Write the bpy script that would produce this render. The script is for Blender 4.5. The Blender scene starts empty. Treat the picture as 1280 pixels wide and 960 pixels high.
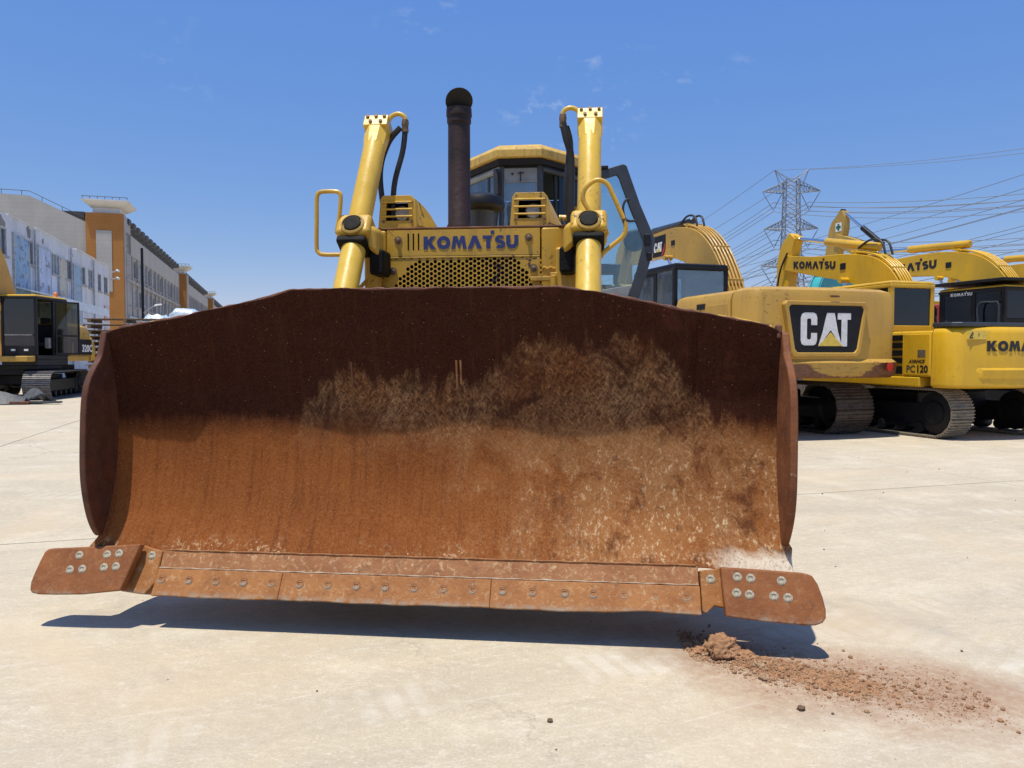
import bpy, bmesh, math, random
from mathutils import Vector, Matrix, Euler
random.seed(7)
R = math.radians
scn = bpy.context.scene
col = scn.collection

# ------------------------------------------------------------------ camera, sky, sun, exposure
cam_d = bpy.data.cameras.new('camera')
cam = bpy.data.objects.new('camera', cam_d); col.objects.link(cam)
cam.location = (0, 0, 1.45)
cam.rotation_euler = (R(90 - 2.207), 0, 0)
cam_d.sensor_width = 36; cam_d.lens = 27.0
cam_d.clip_start = 0.05; cam_d.clip_end = 3000
scn.camera = cam
scn.render.resolution_x = 1024; scn.render.resolution_y = 768

TO_SUN = Vector((-0.15, -0.165, 1.0)).normalized()
world = bpy.data.worlds.new('World'); scn.world = world; world.use_nodes = True
wn = world.node_tree.nodes; wl = world.node_tree.links
wn.clear()
sky = wn.new('ShaderNodeTexSky'); sky.sky_type = 'NISHITA'; sky.sun_disc = False
sky.sun_elevation = math.asin(TO_SUN.z); sky.sun_rotation = math.atan2(TO_SUN.x, TO_SUN.y)
sky.air_density = 1.0; sky.dust_density = 0.15; sky.ozone_density = 3.5; sky.altitude = 0
bg = wn.new('ShaderNodeBackground'); bg.inputs['Strength'].default_value = 0.13
wo = wn.new('ShaderNodeOutputWorld')
hs = wn.new('ShaderNodeHueSaturation'); hs.inputs['Saturation'].default_value = 1.2
mu = wn.new('ShaderNodeMix'); mu.data_type = 'RGBA'; mu.blend_type = 'MULTIPLY'; mu.inputs[0].default_value = 1; mu.inputs[7].default_value = (.72, .52, .20, 1)
adw = wn.new('ShaderNodeMix'); adw.data_type = 'RGBA'; adw.blend_type = 'ADD'; adw.inputs[0].default_value = 1; adw.inputs[7].default_value = (.058 / .13, .158 / .13, .585 / .13, 1)
wl.new(sky.outputs[0], hs.inputs['Color']); wl.new(hs.outputs[0], mu.inputs[6]); wl.new(mu.outputs[2], adw.inputs[6])
# thin torn wisps of cloud, spread over the whole dome
tc = wn.new('ShaderNodeTexCoord')
mpw = wn.new('ShaderNodeMapping'); mpw.inputs['Scale'].default_value = (1, 1, 1.6)
wl.new(tc.outputs['Generated'], mpw.inputs[0])
n1 = wn.new('ShaderNodeTexNoise'); n1.inputs['Scale'].default_value = 34; n1.inputs['Detail'].default_value = 7; n1.inputs['Roughness'].default_value = .6
n2 = wn.new('ShaderNodeTexNoise'); n2.inputs['Scale'].default_value = 4.5; n2.inputs['Detail'].default_value = 2
wl.new(mpw.outputs[0], n1.inputs['Vector']); wl.new(mpw.outputs[0], n2.inputs['Vector'])
r1 = wn.new('ShaderNodeMapRange'); r1.inputs[1].default_value = .56; r1.inputs[2].default_value = .80
r2 = wn.new('ShaderNodeMapRange'); r2.inputs[1].default_value = .60; r2.inputs[2].default_value = .80
wl.new(n1.outputs[0], r1.inputs[0]); wl.new(n2.outputs[0], r2.inputs[0])
mw = wn.new('ShaderNodeMath'); mw.operation = 'MULTIPLY'
wl.new(r1.outputs[0], mw.inputs[0]); wl.new(r2.outputs[0], mw.inputs[1])
mx = wn.new('ShaderNodeMix'); mx.data_type = 'RGBA'
mx.inputs[7].default_value = (5.0, 5.6, 6.6, 1)
wl.new(mw.outputs[0], mx.inputs[0]); wl.new(adw.outputs[2], mx.inputs[6])
wl.new(mx.outputs[2], bg.inputs['Color']); wl.new(bg.outputs[0], wo.inputs['Surface'])

sun_d = bpy.data.lights.new('sun', 'SUN'); sun_d.energy = 4.9; sun_d.angle = R(0.5); sun_d.color = (1.0, 0.945, 0.845)
sun = bpy.data.objects.new('sun', sun_d); col.objects.link(sun)
sun.rotation_euler = TO_SUN.to_track_quat('Z', 'Y').to_euler()
scn.view_settings.view_transform = 'Standard'; scn.view_settings.look = 'None'
scn.view_settings.exposure = 0.0; scn.view_settings.gamma = 1.0
scn.cycles.max_bounces = 6

# ------------------------------------------------------------------ node helpers
class G:
    def __init__(s, name):
        s.m = bpy.data.materials.new(name); s.m.use_nodes = True
        s.n = s.m.node_tree.nodes; s.l = s.m.node_tree.links
        s.b = s.n['Principled BSDF']; s.out = s.n['Material Output']
        s.tc = s.n.new('ShaderNodeTexCoord'); s.obj = s.tc.outputs['Object']
    def _in(s, sock, v):
        if v is None: return
        if isinstance(v, bpy.types.NodeSocket): s.l.new(v, sock)
        elif isinstance(v, (tuple, list)) and len(v) == 3 and sock.type == 'RGBA': sock.default_value = (*v, 1)
        else: sock.default_value = v
    def pos(s): return s.n.new('ShaderNodeNewGeometry').outputs['Position']
    def map(s, vec, scale=(1, 1, 1), loc=(0, 0, 0), rot=(0, 0, 0)):
        n = s.n.new('ShaderNodeMapping'); s.l.new(vec, n.inputs[0])
        n.inputs['Scale'].default_value = scale; n.inputs['Location'].default_value = loc; n.inputs['Rotation'].default_value = rot
        return n.outputs[0]
    def noise(s, vec, scale, detail=4, rough=.55, dist=0):
        n = s.n.new('ShaderNodeTexNoise'); s.l.new(vec, n.inputs['Vector'])
        n.inputs['Scale'].default_value = scale; n.inputs['Detail'].default_value = detail
        n.inputs['Roughness'].default_value = rough; n.inputs['Distortion'].default_value = dist
        return n.outputs[0]
    def voro(s, vec, scale, feat='F1'):
        n = s.n.new('ShaderNodeTexVoronoi'); n.feature = feat; s.l.new(vec, n.inputs['Vector']); n.inputs['Scale'].default_value = scale
        return n.outputs['Distance']
    def rng(s, v, a, b, c=0, d=1):
        n = s.n.new('ShaderNodeMapRange'); s._in(n.inputs[0], v)
        for i, q in enumerate((a, b, c, d)): s._in(n.inputs[i + 1], q)
        return n.outputs[0]
    def math(s, op, a, b=0.0):
        n = s.n.new('ShaderNodeMath'); n.operation = op; s._in(n.inputs[0], a); s._in(n.inputs[1], b); return n.outputs[0]
    def mix(s, f, a, b, mode='MIX'):
        n = s.n.new('ShaderNodeMix'); n.data_type = 'RGBA'; n.blend_type = mode
        s._in(n.inputs[0], f); s._in(n.inputs[6], a); s._in(n.inputs[7], b); return n.outputs[2]
    def sep(s, vec):
        n = s.n.new('ShaderNodeSeparateXYZ'); s.l.new(vec, n.inputs[0]); return n.outputs
    def curve(s, v, pts, x0, x1, y0, y1):
        f = s.rng(v, x0, x1)
        n = s.n.new('ShaderNodeFloatCurve'); c = n.mapping.curves[0]
        q = [((x - x0) / (x1 - x0), (y - y0) / (y1 - y0)) for x, y in pts]
        c.points[0].location = q[0]; c.points[1].location = q[-1]
        for p in q[1:-1]: c.points.new(*p)
        n.mapping.update(); s.l.new(f, n.inputs['Value'])
        return s.rng(n.outputs[0], 0, 1, y0, y1)
    def bump(s, h, strength, dist=.01):
        n = s.n.new('ShaderNodeBump'); n.inputs['Strength'].default_value = strength; n.inputs['Distance'].default_value = dist
        s._in(n.inputs['Height'], h); s.l.new(n.outputs[0], s.b.inputs['Normal'])
    def fin(s, c=None, rough=None, metal=None, spec=None):
        s._in(s.b.inputs['Base Color'], c); s._in(s.b.inputs['Roughness'], rough); s._in(s.b.inputs['Metallic'], metal)
        s._in(s.b.inputs['Specular IOR Level'], spec)
        return s.m

def paint(name, c, rough=.42, dirt=.45, chip=.5, dirtc=(.10, .075, .05), chipc=(.06, .03, .02), k=1.0, spec=.5):
    g = G(name); o = g.obj
    base = g.mix(g.rng(g.noise(o, 1.3 * k, 3), .35, .7), c, tuple(x * .80 + .012 for x in c))
    st = g.rng(g.noise(g.map(o, (9 * k, 9 * k, .9 * k)), 1, 5, .6), .52, .78, 0, dirt)
    base = g.mix(st, base, dirtc)
    bl = g.rng(g.noise(o, 3.2 * k, 6, .65), .56, .75, 0, dirt * .9)
    base = g.mix(bl, base, tuple(x * .45 + y * .35 for x, y in zip(c, dirtc)))
    ch = g.math('MULTIPLY', g.rng(g.noise(o, 17 * k, 5, .62), .60, .63), g.rng(g.noise(o, 2.1 * k, 2), .5, .6, 0, chip))
    base = g.mix(ch, base, chipc)
    fine = g.noise(o, 60 * k, 3)
    g.bump(g.math('ADD', g.math('MULTIPLY', fine, .35), g.noise(o, 6 * k, 3)), .10, .02)
    return g.fin(base, g.rng(g.noise(o, 8 * k, 4), .3, .7, rough - .1, rough + .22), 0, spec)

def plain(name, c, rough=.6, metal=0, var=.25, k=6, spec=.5, bump=.1):
    g = G(name)
    base = g.mix(g.rng(g.noise(g.obj, k, 5), .3, .7), tuple(x * (1 - var) for x in c), tuple(min(1, x * (1 + var)) for x in c))
    g.bump(g.noise(g.obj, k * 5, 4), bump, .01)
    return g.fin(base, rough, metal, spec)

def emboss_rust(name, a, b, k=1.0, pale=.6):
    g = G(name); o = g.obj
    c = g.mix(g.rng(g.noise(o, 5 * k, 6, .65), .35, .68), a, b)
    c = g.mix(g.rng(g.noise(o, 26 * k, 5, .7), .6, .72, 0, pale), c, (.34, .24, .15))
    g.bump(g.noise(o, 45 * k, 5, .7), .35, .01)
    return g.fin(c, g.rng(g.noise(o, 9 * k), .3, .7, .55, .85))

def glass(name, tint, gl=.12, inner=(.6, .7, .75)):
    m = bpy.data.materials.new(name); m.use_nodes = True; n = m.node_tree.nodes; l = m.node_tree.links; n.clear()
    t = n.new('ShaderNodeBsdfTransparent'); t.inputs[0].default_value = (*tint, 1)
    s = n.new('ShaderNodeBsdfGlossy'); s.inputs[0].default_value = (.9, .95, 1, 1); s.inputs['Roughness'].default_value = .03
    d = n.new('ShaderNodeBsdfDiffuse'); d.inputs[0].default_value = (*inner, 1)
    f = n.new('ShaderNodeLayerWeight'); f.inputs[0].default_value = .25
    nz = n.new('ShaderNodeTexNoise'); nz.inputs['Scale'].default_value = 3; nz.inputs['Detail'].default_value = 5
    r = n.new('ShaderNodeMapRange'); r.inputs[1].default_value = .3; r.inputs[2].default_value = .8; r.inputs[3].default_value = .03; r.inputs[4].default_value = .2
    l.new(nz.outputs[0], r.inputs[0])
    a = n.new('ShaderNodeMixShader'); b = n.new('ShaderNodeMixShader'); o = n.new('ShaderNodeOutputMaterial')
    ad = n.new('ShaderNodeMath'); ad.operation = 'ADD'; ad.inputs[1].default_value = gl; ad.use_clamp = True
    l.new(f.outputs['Fresnel'], ad.inputs[0])
    l.new(r.outputs[0], a.inputs[0]); l.new(t.outputs[0], a.inputs[1]); l.new(d.outputs[0], a.inputs[2])
    l.new(ad.outputs[0], b.inputs[0]); l.new(a.outputs[0], b.inputs[1]); l.new(s.outputs[0], b.inputs[2])
    l.new(b.outputs[0], o.inputs[0])
    return m

M = {}
M['yellow'] = paint('dozer_yellow', (.60, .350, .028), .45, .60, 1.0)
M['yellow_clean'] = paint('cylinder_yellow', (.72, .46, .05), .33, .16, .35, k=1.6)
def tail_mat():
    m = paint('scraped_tan_yellow', (.53, .305, .045), .45, .25, .6, chipc=(.11, .035, .02)); g = G.__new__(G)
    g.m = m; g.n = m.node_tree.nodes; g.l = m.node_tree.links; g.b = g.n['Principled BSDF']; g.obj = g.n['Texture Coordinate'].outputs['Object']; o = g.obj
    x, y, z = g.sep(o)[:3]; old = g.b.inputs['Base Color'].links[0].from_socket
    n = g.noise(g.map(o, (3, 3, 16)), 1, 7, .7, .5)
    lim = g.curve(x, [(-1.5, 1.33), (-.5, 1.27), (-.15, 1.12), (.45, 1.10), (.75, 1.16), (1.02, 1.30), (1.5, 1.34)], -1.5, 1.5, 1.0, 1.5)
    f = g.rng(g.math('SUBTRACT', g.math('ADD', lim, g.math('MULTIPLY', g.math('SUBTRACT', n, .5), .34)), z), -.01, .02, 0, .95)
    c = g.mix(f, old, g.mix(g.rng(g.noise(o, 14, 5, .7), .35, .65), (.085, .026, .016), (.20, .075, .035)))
    sc = g.math('MULTIPLY', g.rng(g.noise(g.map(o, (2, 2, 40)), 1, 4, .6), .60, .66, 0, .7), g.rng(z, 1.40, 1.28))
    c = g.mix(sc, c, (.10, .04, .022)); g.l.new(c, g.b.inputs['Base Color']); return m
M['cat_tail'] = tail_mat()
M['roof_yellow'] = paint('roof_yellow', (.58, .37, .07), .6, .95, 1.0, dirtc=(.13, .075, .035), k=3.5)
M['cat_yellow'] = paint('tan_yellow', (.53, .305, .045), .45, .25, .6, chipc=(.11, .035, .02))
M['pc_yellow'] = paint('bright_yellow', (.70, .405, .010), .30, .15, .25)
M['old_yellow'] = paint('old_yellow', (.46, .29, .05), .5, .5, .7)
M['teal'] = paint('teal_paint', (.02, .36, .38), .4, .3, .4)
M['red'] = paint('red_paint', (.42, .03, .02), .4, .3, .4)
M['green'] = plain('green_paint', (.02, .14, .09), .5)
M['black'] = plain('black_paint', (.0075, .008, .010), .5, 0, .4, 4, spec=.3)
M['cabgrey'] = plain('cab_grey_paint', (.035, .042, .052), .42, 0, .3, 4)
M['cablight'] = plain('cab_light_grey', (.22, .24, .25), .5, 0, .25, 8)
M['rubber'] = plain('black_rubber', (.014, .014, .015), .55, 0, .3, 20)
M['grease'] = plain('greasy_black', (.008, .007, .006), .7, 0, .5, 12, spec=.2, bump=.4)
M['dark'] = plain('dark_interior', (.006, .006, .007), .8)
M['seat'] = plain('seat_fabric', (.02, .022, .03), .85)
M['seat_grey'] = plain('seat_grey', (.30, .29, .28), .7)
M['steel'] = plain('steel_worn', (.30, .29, .27), .38, .85, .3, 10)
M['chrome'] = plain('chrome_rod', (.75, .75, .76), .12, 1, .05, 10, bump=.02)
M['bolt'] = plain('bright_bolt', (.42, .37, .27), .5, .35, .5, 60, bump=.6)
M['brownbolt'] = plain('brown_bolt', (.17, .11, .06), .55, .3, .4, 30, bump=.4)
M['stack'] = plain('stack_brown', (.030, .014, .012), .62, .2, .5, 5, bump=.4)
M['stackcap'] = plain('stack_cap_black', (.006, .006, .006), .7)
M['shoe'] = plain('track_steel', (.095, .072, .056), .6, .25, .45, 12, bump=.3)
M['shoe_grey'] = plain('track_steel_grey', (.14, .13, .125), .5, .3, .4, 12, bump=.3)
M['shoe_dusty'] = plain('track_steel_dusty', (.22, .185, .135), .65, .1, .35, 12, bump=.3)
M['lamp'] = plain('lamp_lens', (.50, .47, .40), .25, .2, .2, 40)
M['blue_ink'] = plain('blue_lettering', (.018, .032, .14), .45, 0, .25, 30)
M['black_ink'] = plain('black_lettering', (.010, .010, .012), .45)
M['white_ink'] = plain('white_lettering', (.72, .72, .70), .5, 0, .12, 18)
M['yellow_ink'] = plain('yellow_lettering', (.70, .50, .08), .5, 0, .12, 18)
M['red_ink'] = plain('red_reflector', (.55, .02, .02), .3)
M['green_ink'] = plain('green_cross', (.005, .11, .06), .5)
M['orange_lens'] = plain('orange_lens', (.75, .22, .02), .3)
M['white'] = plain('white_paint', (.70, .70, .68), .6)
M['glass'] = glass('cab_glass', (.72, .84, .88), .10)
M['glass_dark'] = glass('dark_cab_glass', (.22, .26, .26), .03, (.01, .012, .012))
M['glass_olive'] = glass('smoky_cab_glass', (.38, .40, .33), .04, (.03, .032, .025))
M['glass_door'] = glass('door_glass', (.74, .86, .88), .06, (.35, .5, .52))

# the blade: bare rusty steel, dried clay in a torn patch, pale scuffs low on the right
def blade_mat():
    g = G('rusty_blade_steel'); o = g.obj; x, y, z = g.sep(o)[:3]
    flatc = g.map(o, (1, .25, 1))
    big = g.noise(flatc, 1.7, 5, .6); mid = g.noise(flatc, 10, 7, .7); fine = g.noise(flatc, 85, 6, .75)
    streak = g.noise(g.map(o, (30, 4, 1.6)), 1, 7, .7)
    c = g.mix(g.rng(big, .34, .68), (.165, .046, .0095), (.235, .070, .0145))
    c = g.mix(g.rng(streak, .44, .70, 0, .45), c, (.265, .092, .021))
    c = g.mix(g.rng(streak, .46, .30, 0, .60), c, (.088, .023, .007))
    c = g.mix(g.rng(fine, .46, .66, 0, .50), c, (.32, .130, .040)); c = g.mix(g.rng(fine, .44, .28, 0, .70), c, (.080, .022, .007))
    c = g.mix(g.rng(mid, .52, .72, 0, .35), c, (.165, .045, .014))
    # never-scraped top of the plate: maroon skin darkened to paint in its shade
    top_shade = g.rng(g.math('ADD', z, g.math('MULTIPLY', g.math('SUBTRACT', streak, .5), .22)), .93, 1.07)
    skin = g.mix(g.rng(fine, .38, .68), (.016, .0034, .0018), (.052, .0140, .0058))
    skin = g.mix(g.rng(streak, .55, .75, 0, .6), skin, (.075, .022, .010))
    c = g.mix(g.math('MULTIPLY', top_shade, .94), c, skin)
    # dried clay: a torn patch, brushed on in slanting strokes
    zt = g.curve(x, [(-1.9, .4), (-1.05, .45), (-.85, .80), (-.66, 1.20), (-.42, 1.31), (-.2, 1.28), (.05, 1.25), (.30, 1.28), (.52, 1.45), (.70, 1.50), (.88, 1.44), (1.06, 1.50), (1.24, 1.42), (1.36, 1.24), (1.55, 1.08), (1.9, .95)], -1.9, 1.9, .3, 1.8)
    torn = g.noise(g.map(o, (8, 2, 2.4)), 1, 8, .74, .5)
    up = g.rng(g.math('SUBTRACT', g.math('ADD', zt, g.math('MULTIPLY', g.math('SUBTRACT', torn, .5), .52)), z), -.02, .07)
    zb = g.curve(x, [(-1.9, .97), (-.75, .97), (-.1, .95), (.3, .90), (.75, .86), (1.1, .78), (1.4, .62), (1.9, .55)], -1.9, 1.9, 0, 1.2)
    low = g.rng(g.math('SUBTRACT', z, g.math('ADD', zb, g.math('MULTIPLY', g.math('SUBTRACT', torn, .5), .75))), -.14, .10)
    side = g.math('MULTIPLY', g.rng(g.math('ADD', x, g.math('MULTIPLY', g.math('SUBTRACT', mid, .5), .3)), -.86, -.74), g.rng(g.math('ADD', x, g.math('MULTIPLY', g.math('SUBTRACT', mid, .5), .5)), 1.80, 1.62))
    stroke1 = g.noise(g.map(g.map(o, rot=(0, R(40), 0)), (78, 8, 30)), 1, 7, .75); stroke2 = g.noise(g.map(g.map(o, rot=(0, R(-28), 0)), (78, 8, 26)), 1, 7, .75)
    hatch = g.math('MAXIMUM', stroke1, stroke2)
    mud = g.math('MULTIPLY', g.math('MULTIPLY', up, low), side)
    clump = g.noise(g.map(o, (4, 1, 3)), 1, 7, .72, .6)
    mudv = g.math('MULTIPLY', mud, g.math('MULTIPLY', g.rng(hatch, .46, .64, .12, 1.0), g.rng(clump, .36, .50, .20, 1.0)))
    cc = g.mix(g.rng(g.noise(o, 3.5, 5), .36, .64), (.30, .122, .042), (.42, .228, .100))
    cc = g.mix(g.rng(hatch, .60, .74, 0, .6), cc, (.56, .36, .19))
    c = g.mix(mudv, c, cc)
    c = g.mix(g.math('MULTIPLY', mud, g.rng(clump, .46, .36, 0, .55)), c, (.050, .014, .008))
    tan_ = g.math('MULTIPLY', g.math('MULTIPLY', g.rng(g.math('ADD', x, g.math('MULTIPLY', torn, .8)), .35, 1.1), g.rng(z, 1.05, .9)), g.rng(g.math('ADD', clump, g.math('MULTIPLY', fine, .5)), .60, .82, 0, .36))
    c = g.mix(tan_, c, (.44, .225, .085))
    # pale flakes gathered in clumps over the right half, thinning to the left
    rt = g.math('MULTIPLY', g.rng(g.math('ADD', x, g.math('MULTIPLY', clump, 1.6)), .75, 2.1), g.rng(g.math('ADD', z, g.math('MULTIPLY', clump, .3)), 1.18, .98))
    fl = g.math('MULTIPLY', g.rng(g.noise(g.map(o, (1, .25, .7)), 44, 8, .82, .35), .53, .62), g.rng(clump, .42, .54))
    c = g.mix(g.math('MULTIPLY', rt, g.math('MULTIPLY', fl, .95)), c, (.68, .50, .29))
    br = g.math('MULTIPLY', g.rng(x, .2, .9), g.rng(g.noise(g.map(o, (1, .25, .8), loc=(4, 0, 2)), 7, 7, .75), .54, .64, 0, .75))
    c = g.mix(br, c, (.075, .022, .009))
    c = g.mix(g.rng(g.voro(g.map(o, (1, .2, 1)), 26), .05, .085, .55, 0), c, (.43, .23, .12))
    # cement dust at the foot of the plate by the end bits, and fretted scabs along its lower edge
    ax = g.math('ADD', x, g.math('MULTIPLY', g.math('SUBTRACT', mid, .5), .35))
    foot = g.math('MULTIPLY', g.rng(g.math('ADD', z, g.math('MULTIPLY', g.math('SUBTRACT', mid, .5), .12)), .435, .385), g.rng(ax, 1.46, 1.58))
    c = g.mix(g.math('MULTIPLY', foot, g.rng(fine, .34, .52, .30, .95)), c, (.64, .56, .43))
    scab = g.math('MULTIPLY', g.rng(z, .42, .35), g.math('MULTIPLY', g.rng(g.noise(flatc, 48, 7, .75, .6), .53, .60), g.rng(g.noise(flatc, 3, 4), .46, .58)))
    c = g.mix(g.math('MULTIPLY', scab, .85), c, (.58, .42, .25))
    sc2 = g.rng(g.noise(g.map(g.map(o, rot=(0, R(-24), 0)), (70, 20, 2.5)), 1, 3, .6), .65, .70, 0, .4)
    c = g.mix(sc2, c, (.06, .022, .014))
    h = g.math('ADD', g.math('MULTIPLY', fine, .5), g.math('ADD', g.math('MULTIPLY', streak, .35), g.math('MULTIPLY', mudv, g.math('MULTIPLY', hatch, 1.6))))
    g.bump(h, .5, .012)
    return g.fin(c, g.rng(mid, .3, .7, .72, .95), 0, .15)
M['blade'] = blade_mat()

def edge_mat(name, a, b, pale=.55, hi=.36):
    g = G(name); o = g.obj; z = g.sep(o)[2]
    c = g.mix(g.rng(g.noise(o, 6, 6, .65), .35, .66), a, b)
    c = g.mix(g.rng(g.noise(o, 30, 7, .75, .8), .53, .66, 0, pale), c, (.52, .35, .18))
    c = g.mix(g.rng(g.noise(o, 14, 5, .7), .58, .7, 0, .6), c, (.12, .05, .022))
    c = g.mix(g.math('MULTIPLY', g.rng(z, .16, .13), g.rng(g.noise(o, 20, 5), .4, .6)), c, (.30, .24, .17))
    g.bump(g.noise(o, 40, 6, .7), .4, .01)
    return g.fin(c, .62, 0, .4)
M['edge'] = edge_mat('cutting_edge_steel', (.26, .092, .018), (.36, .145, .036))
M['bit'] = edge_mat('end_bit_steel', (.20, .063, .014), (.28, .100, .025), .22)
M['strip'] = edge_mat('wear_strip_steel', (.23, .082, .020), (.32, .135, .045), .85)
M['scuff'] = plain('cement_dust', (.58, .52, .43), .9, 0, .25, 30, bump=.6)
M['plate_lit'] = emboss_rust('lit_end_plate_rust', (.125, .036, .010), (.25, .085, .022), 1.0, .6)  # lighter copy of the plate rust, sunlight painted into the right plate
M['plate'] = emboss_rust('shaded_end_plate_rust', (.055, .0155, .0065), (.125, .038, .012), 1.0, .25)  # darker copy of the same rust, shade painted into the left plate
M['lip'] = emboss_rust('scoured_lip', (.30, .17, .085), (.52, .43, .31), 2.0, .5)
M['rust'] = emboss_rust('rusty_plate', (.09, .032, .018), (.22, .085, .035))

# ------------------------------------------------------------------ mesh helpers
class MB:
    def __init__(s): s.v = []; s.f = []
    def add(s, vs, fs):
        n = len(s.v); s.v += [tuple(v) for v in vs]; s.f += [tuple(i + n for i in f) for f in fs]; return s
    def box(s, c, d, rot=None):
        x, y, z = (q / 2 for q in d)
        vs = [Vector(p) for p in ((-x, -y, -z), (x, -y, -z), (x, y, -z), (-x, y, -z), (-x, -y, z), (x, -y, z), (x, y, z), (-x, y, z))]
        if rot is not None:
            m = rot if isinstance(rot, Matrix) else Euler(rot).to_matrix(); vs = [m @ v for v in vs]
        c = Vector(c)
        return s.add([v + c for v in vs], [(0, 3, 2, 1), (4, 5, 6, 7), (0, 1, 5, 4), (1, 2, 6, 5), (2, 3, 7, 6), (3, 0, 4, 7)])
    def bb(s, x0, x1, y0, y1, z0, z1): return s.box(((x0 + x1) / 2, (y0 + y1) / 2, (z0 + z1) / 2), (x1 - x0, y1 - y0, z1 - z0))
    def prism(s, pts, axis, a, b):
        f = {'x': lambda p, t: (t, p[0], p[1]), 'y': lambda p, t: (p[0], t, p[1]), 'z': lambda p, t: (p[0], p[1], t)}[axis]
        n = len(pts)
        return s.add([f(p, a) for p in pts] + [f(p, b) for p in pts],
                     [tuple(range(n))[::-1], tuple(range(n, 2 * n))] + [(i, (i + 1) % n, n + (i + 1) % n, n + i) for i in range(n)])
    def ring(s, outer, inner, axis, a, b):      # a frame: same number of points outside and inside
        f = {'x': lambda p, t: (t, p[0], p[1]), 'y': lambda p, t: (p[0], t, p[1]), 'z': lambda p, t: (p[0], p[1], t)}[axis]
        n = len(outer); vs = [f(p, t) for t in (a, b) for q in (outer, inner) for p in q]; fs = []
        for i in range(n):
            j = (i + 1) % n
            fs += [(i, j, n + j, n + i), (2 * n + i, 3 * n + i, 3 * n + j, 2 * n + j), (i, 2 * n + i, 2 * n + j, j), (n + i, n + j, 3 * n + j, 3 * n + i)]
        return s.add(vs, fs)
    def loft(s, rings, cap=True, closed=True):
        n = len(rings[0]); vs = [p for r in rings for p in r]; fs = []
        for k in range(len(rings) - 1):
            for i in range(n if closed else n - 1):
                j = (i + 1) % n; fs.append((k * n + i, k * n + j, (k + 1) * n + j, (k + 1) * n + i))
        if cap: fs += [tuple(range(n))[::-1], tuple(range((len(rings) - 1) * n, len(rings) * n))]
        return s.add(vs, fs)
    def tube(s, path, r, n=8, closed=False):
        P = [Vector(p) for p in path]; rings = []; k = len(P); ref = None
        for i in range(k):
            t = (P[(i + 1) % k] - P[i - 1]) if closed else (P[min(i + 1, k - 1)] - P[max(i - 1, 0)])
            t.normalize()
            if ref is None:
                ref = Vector((0, 0, 1)) if abs(t.z) < .9 else Vector((1, 0, 0))
            u = (ref - t * ref.dot(t)).normalized(); w = t.cross(u); ref = u
            q = r[i] if isinstance(r, (list, tuple)) else r
            rings.append([P[i] + (u * math.cos(a) + w * math.sin(a)) * q for a in (2 * math.pi * j / n for j in range(n))])
        if closed: rings.append(rings[0])
        return s.loft(rings, cap=not closed)
    def cyl(s, p0, p1, r, r2=None, n=16): return s.tube([p0, p1], [r, r if r2 is None else r2], n)
    def lathe(s, prof, o, d, n=20):             # prof: (radius, distance along d)
        d = Vector(d).normalized(); ref = Vector((0, 0, 1)) if abs(d.z) < .9 else Vector((1, 0, 0))
        u = (ref - d * ref.dot(d)).normalized(); w = d.cross(u); o = Vector(o)
        return s.loft([[o + d * h + (u * math.cos(a) + w * math.sin(a)) * max(r, 1e-4) for a in (2 * math.pi * j / n for j in range(n))] for r, h in prof])
    def flat(s, pts, o, ux, uy, depth):         # 2D outline laid on a surface, standing proud by depth
        o, ux, uy = Vector(o), Vector(ux), Vector(uy); nrm = ux.cross(uy).normalized(); n = len(pts)
        a = [o + ux * p[0] + uy * p[1] for p in pts]
        return s.add(a + [p + nrm * depth for p in a], [tuple(range(n))[::-1], tuple(range(n, 2 * n))] + [(i, (i + 1) % n, n + (i + 1) % n, n + i) for i in range(n)])
    def build(s, name, mat, parent=None, bevel=0, seg=2, ang=35, mesh_only=False):
        me = bpy.data.meshes.new(name); me.from_pydata([tuple(v) for v in s.v], [], s.f)
        bm = bmesh.new(); bm.from_mesh(me); bmesh.ops.recalc_face_normals(bm, faces=bm.faces); bm.to_mesh(me); bm.free()
        me.polygons.foreach_set('use_smooth', [True] * len(me.polygons))
        me.set_sharp_from_angle(angle=R(ang))
        me.materials.append(mat)
        if mesh_only: return me
        return link(name, me, parent, bevel, seg)

def link(name, me, parent=None, bevel=0, seg=2, loc=None, rot=None):
    o = bpy.data.objects.new(name, me); col.objects.link(o)
    if parent: o.parent = parent
    if loc is not None: o.location = loc
    if rot is not None: o.rotation_euler = rot
    if bevel:
        b = o.modifiers.new('bevel', 'BEVEL'); b.width = bevel; b.segments = seg; b.limit_method = 'ANGLE'; b.angle_limit = R(40); b.harden_normals = True
    return o

def thing(name, label, cat, loc=(0, 0, 0), rz=0.0, group=None):
    o = bpy.data.objects.new(name, None); col.objects.link(o); o.empty_display_size = .2
    o.location = loc; o.rotation_euler = (0, 0, rz); o['label'] = label; o['category'] = cat
    if group: o['group'] = group
    return o
def tag(o, label, cat, group=None):
    o['label'] = label; o['category'] = cat
    if group: o['group'] = group
    return o
def structure(o): o['kind'] = 'structure'; return o
def smooth_path(pts, n=6, closed=False):
    P = [Vector(p) for p in pts]; out = []; k = len(P)
    for i in range(k if closed else k - 1):
        a, b = P[i], P[(i + 1) % k]
        p0 = P[i - 1] if (closed or i > 0) else a; p3 = P[(i + 2) % k] if (closed or i + 2 < k) else b
        for j in range(n):
            t = j / n
            out.append(.5 * ((2 * a) + (b - p0) * t + (2 * p0 - 5 * a + 4 * b - p3) * t * t + (3 * a - p0 - 3 * b + p3) * t ** 3))
    if not closed: out.append(P[-1])
    return out
def lerp_tab(tab, x):
    if x <= tab[0][0]: return tab[0][1]
    for (a, p), (b, q) in zip(tab, tab[1:]):
        if x <= b: return p + (q - p) * (x - a) / (b - a)
    return tab[-1][1]
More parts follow.
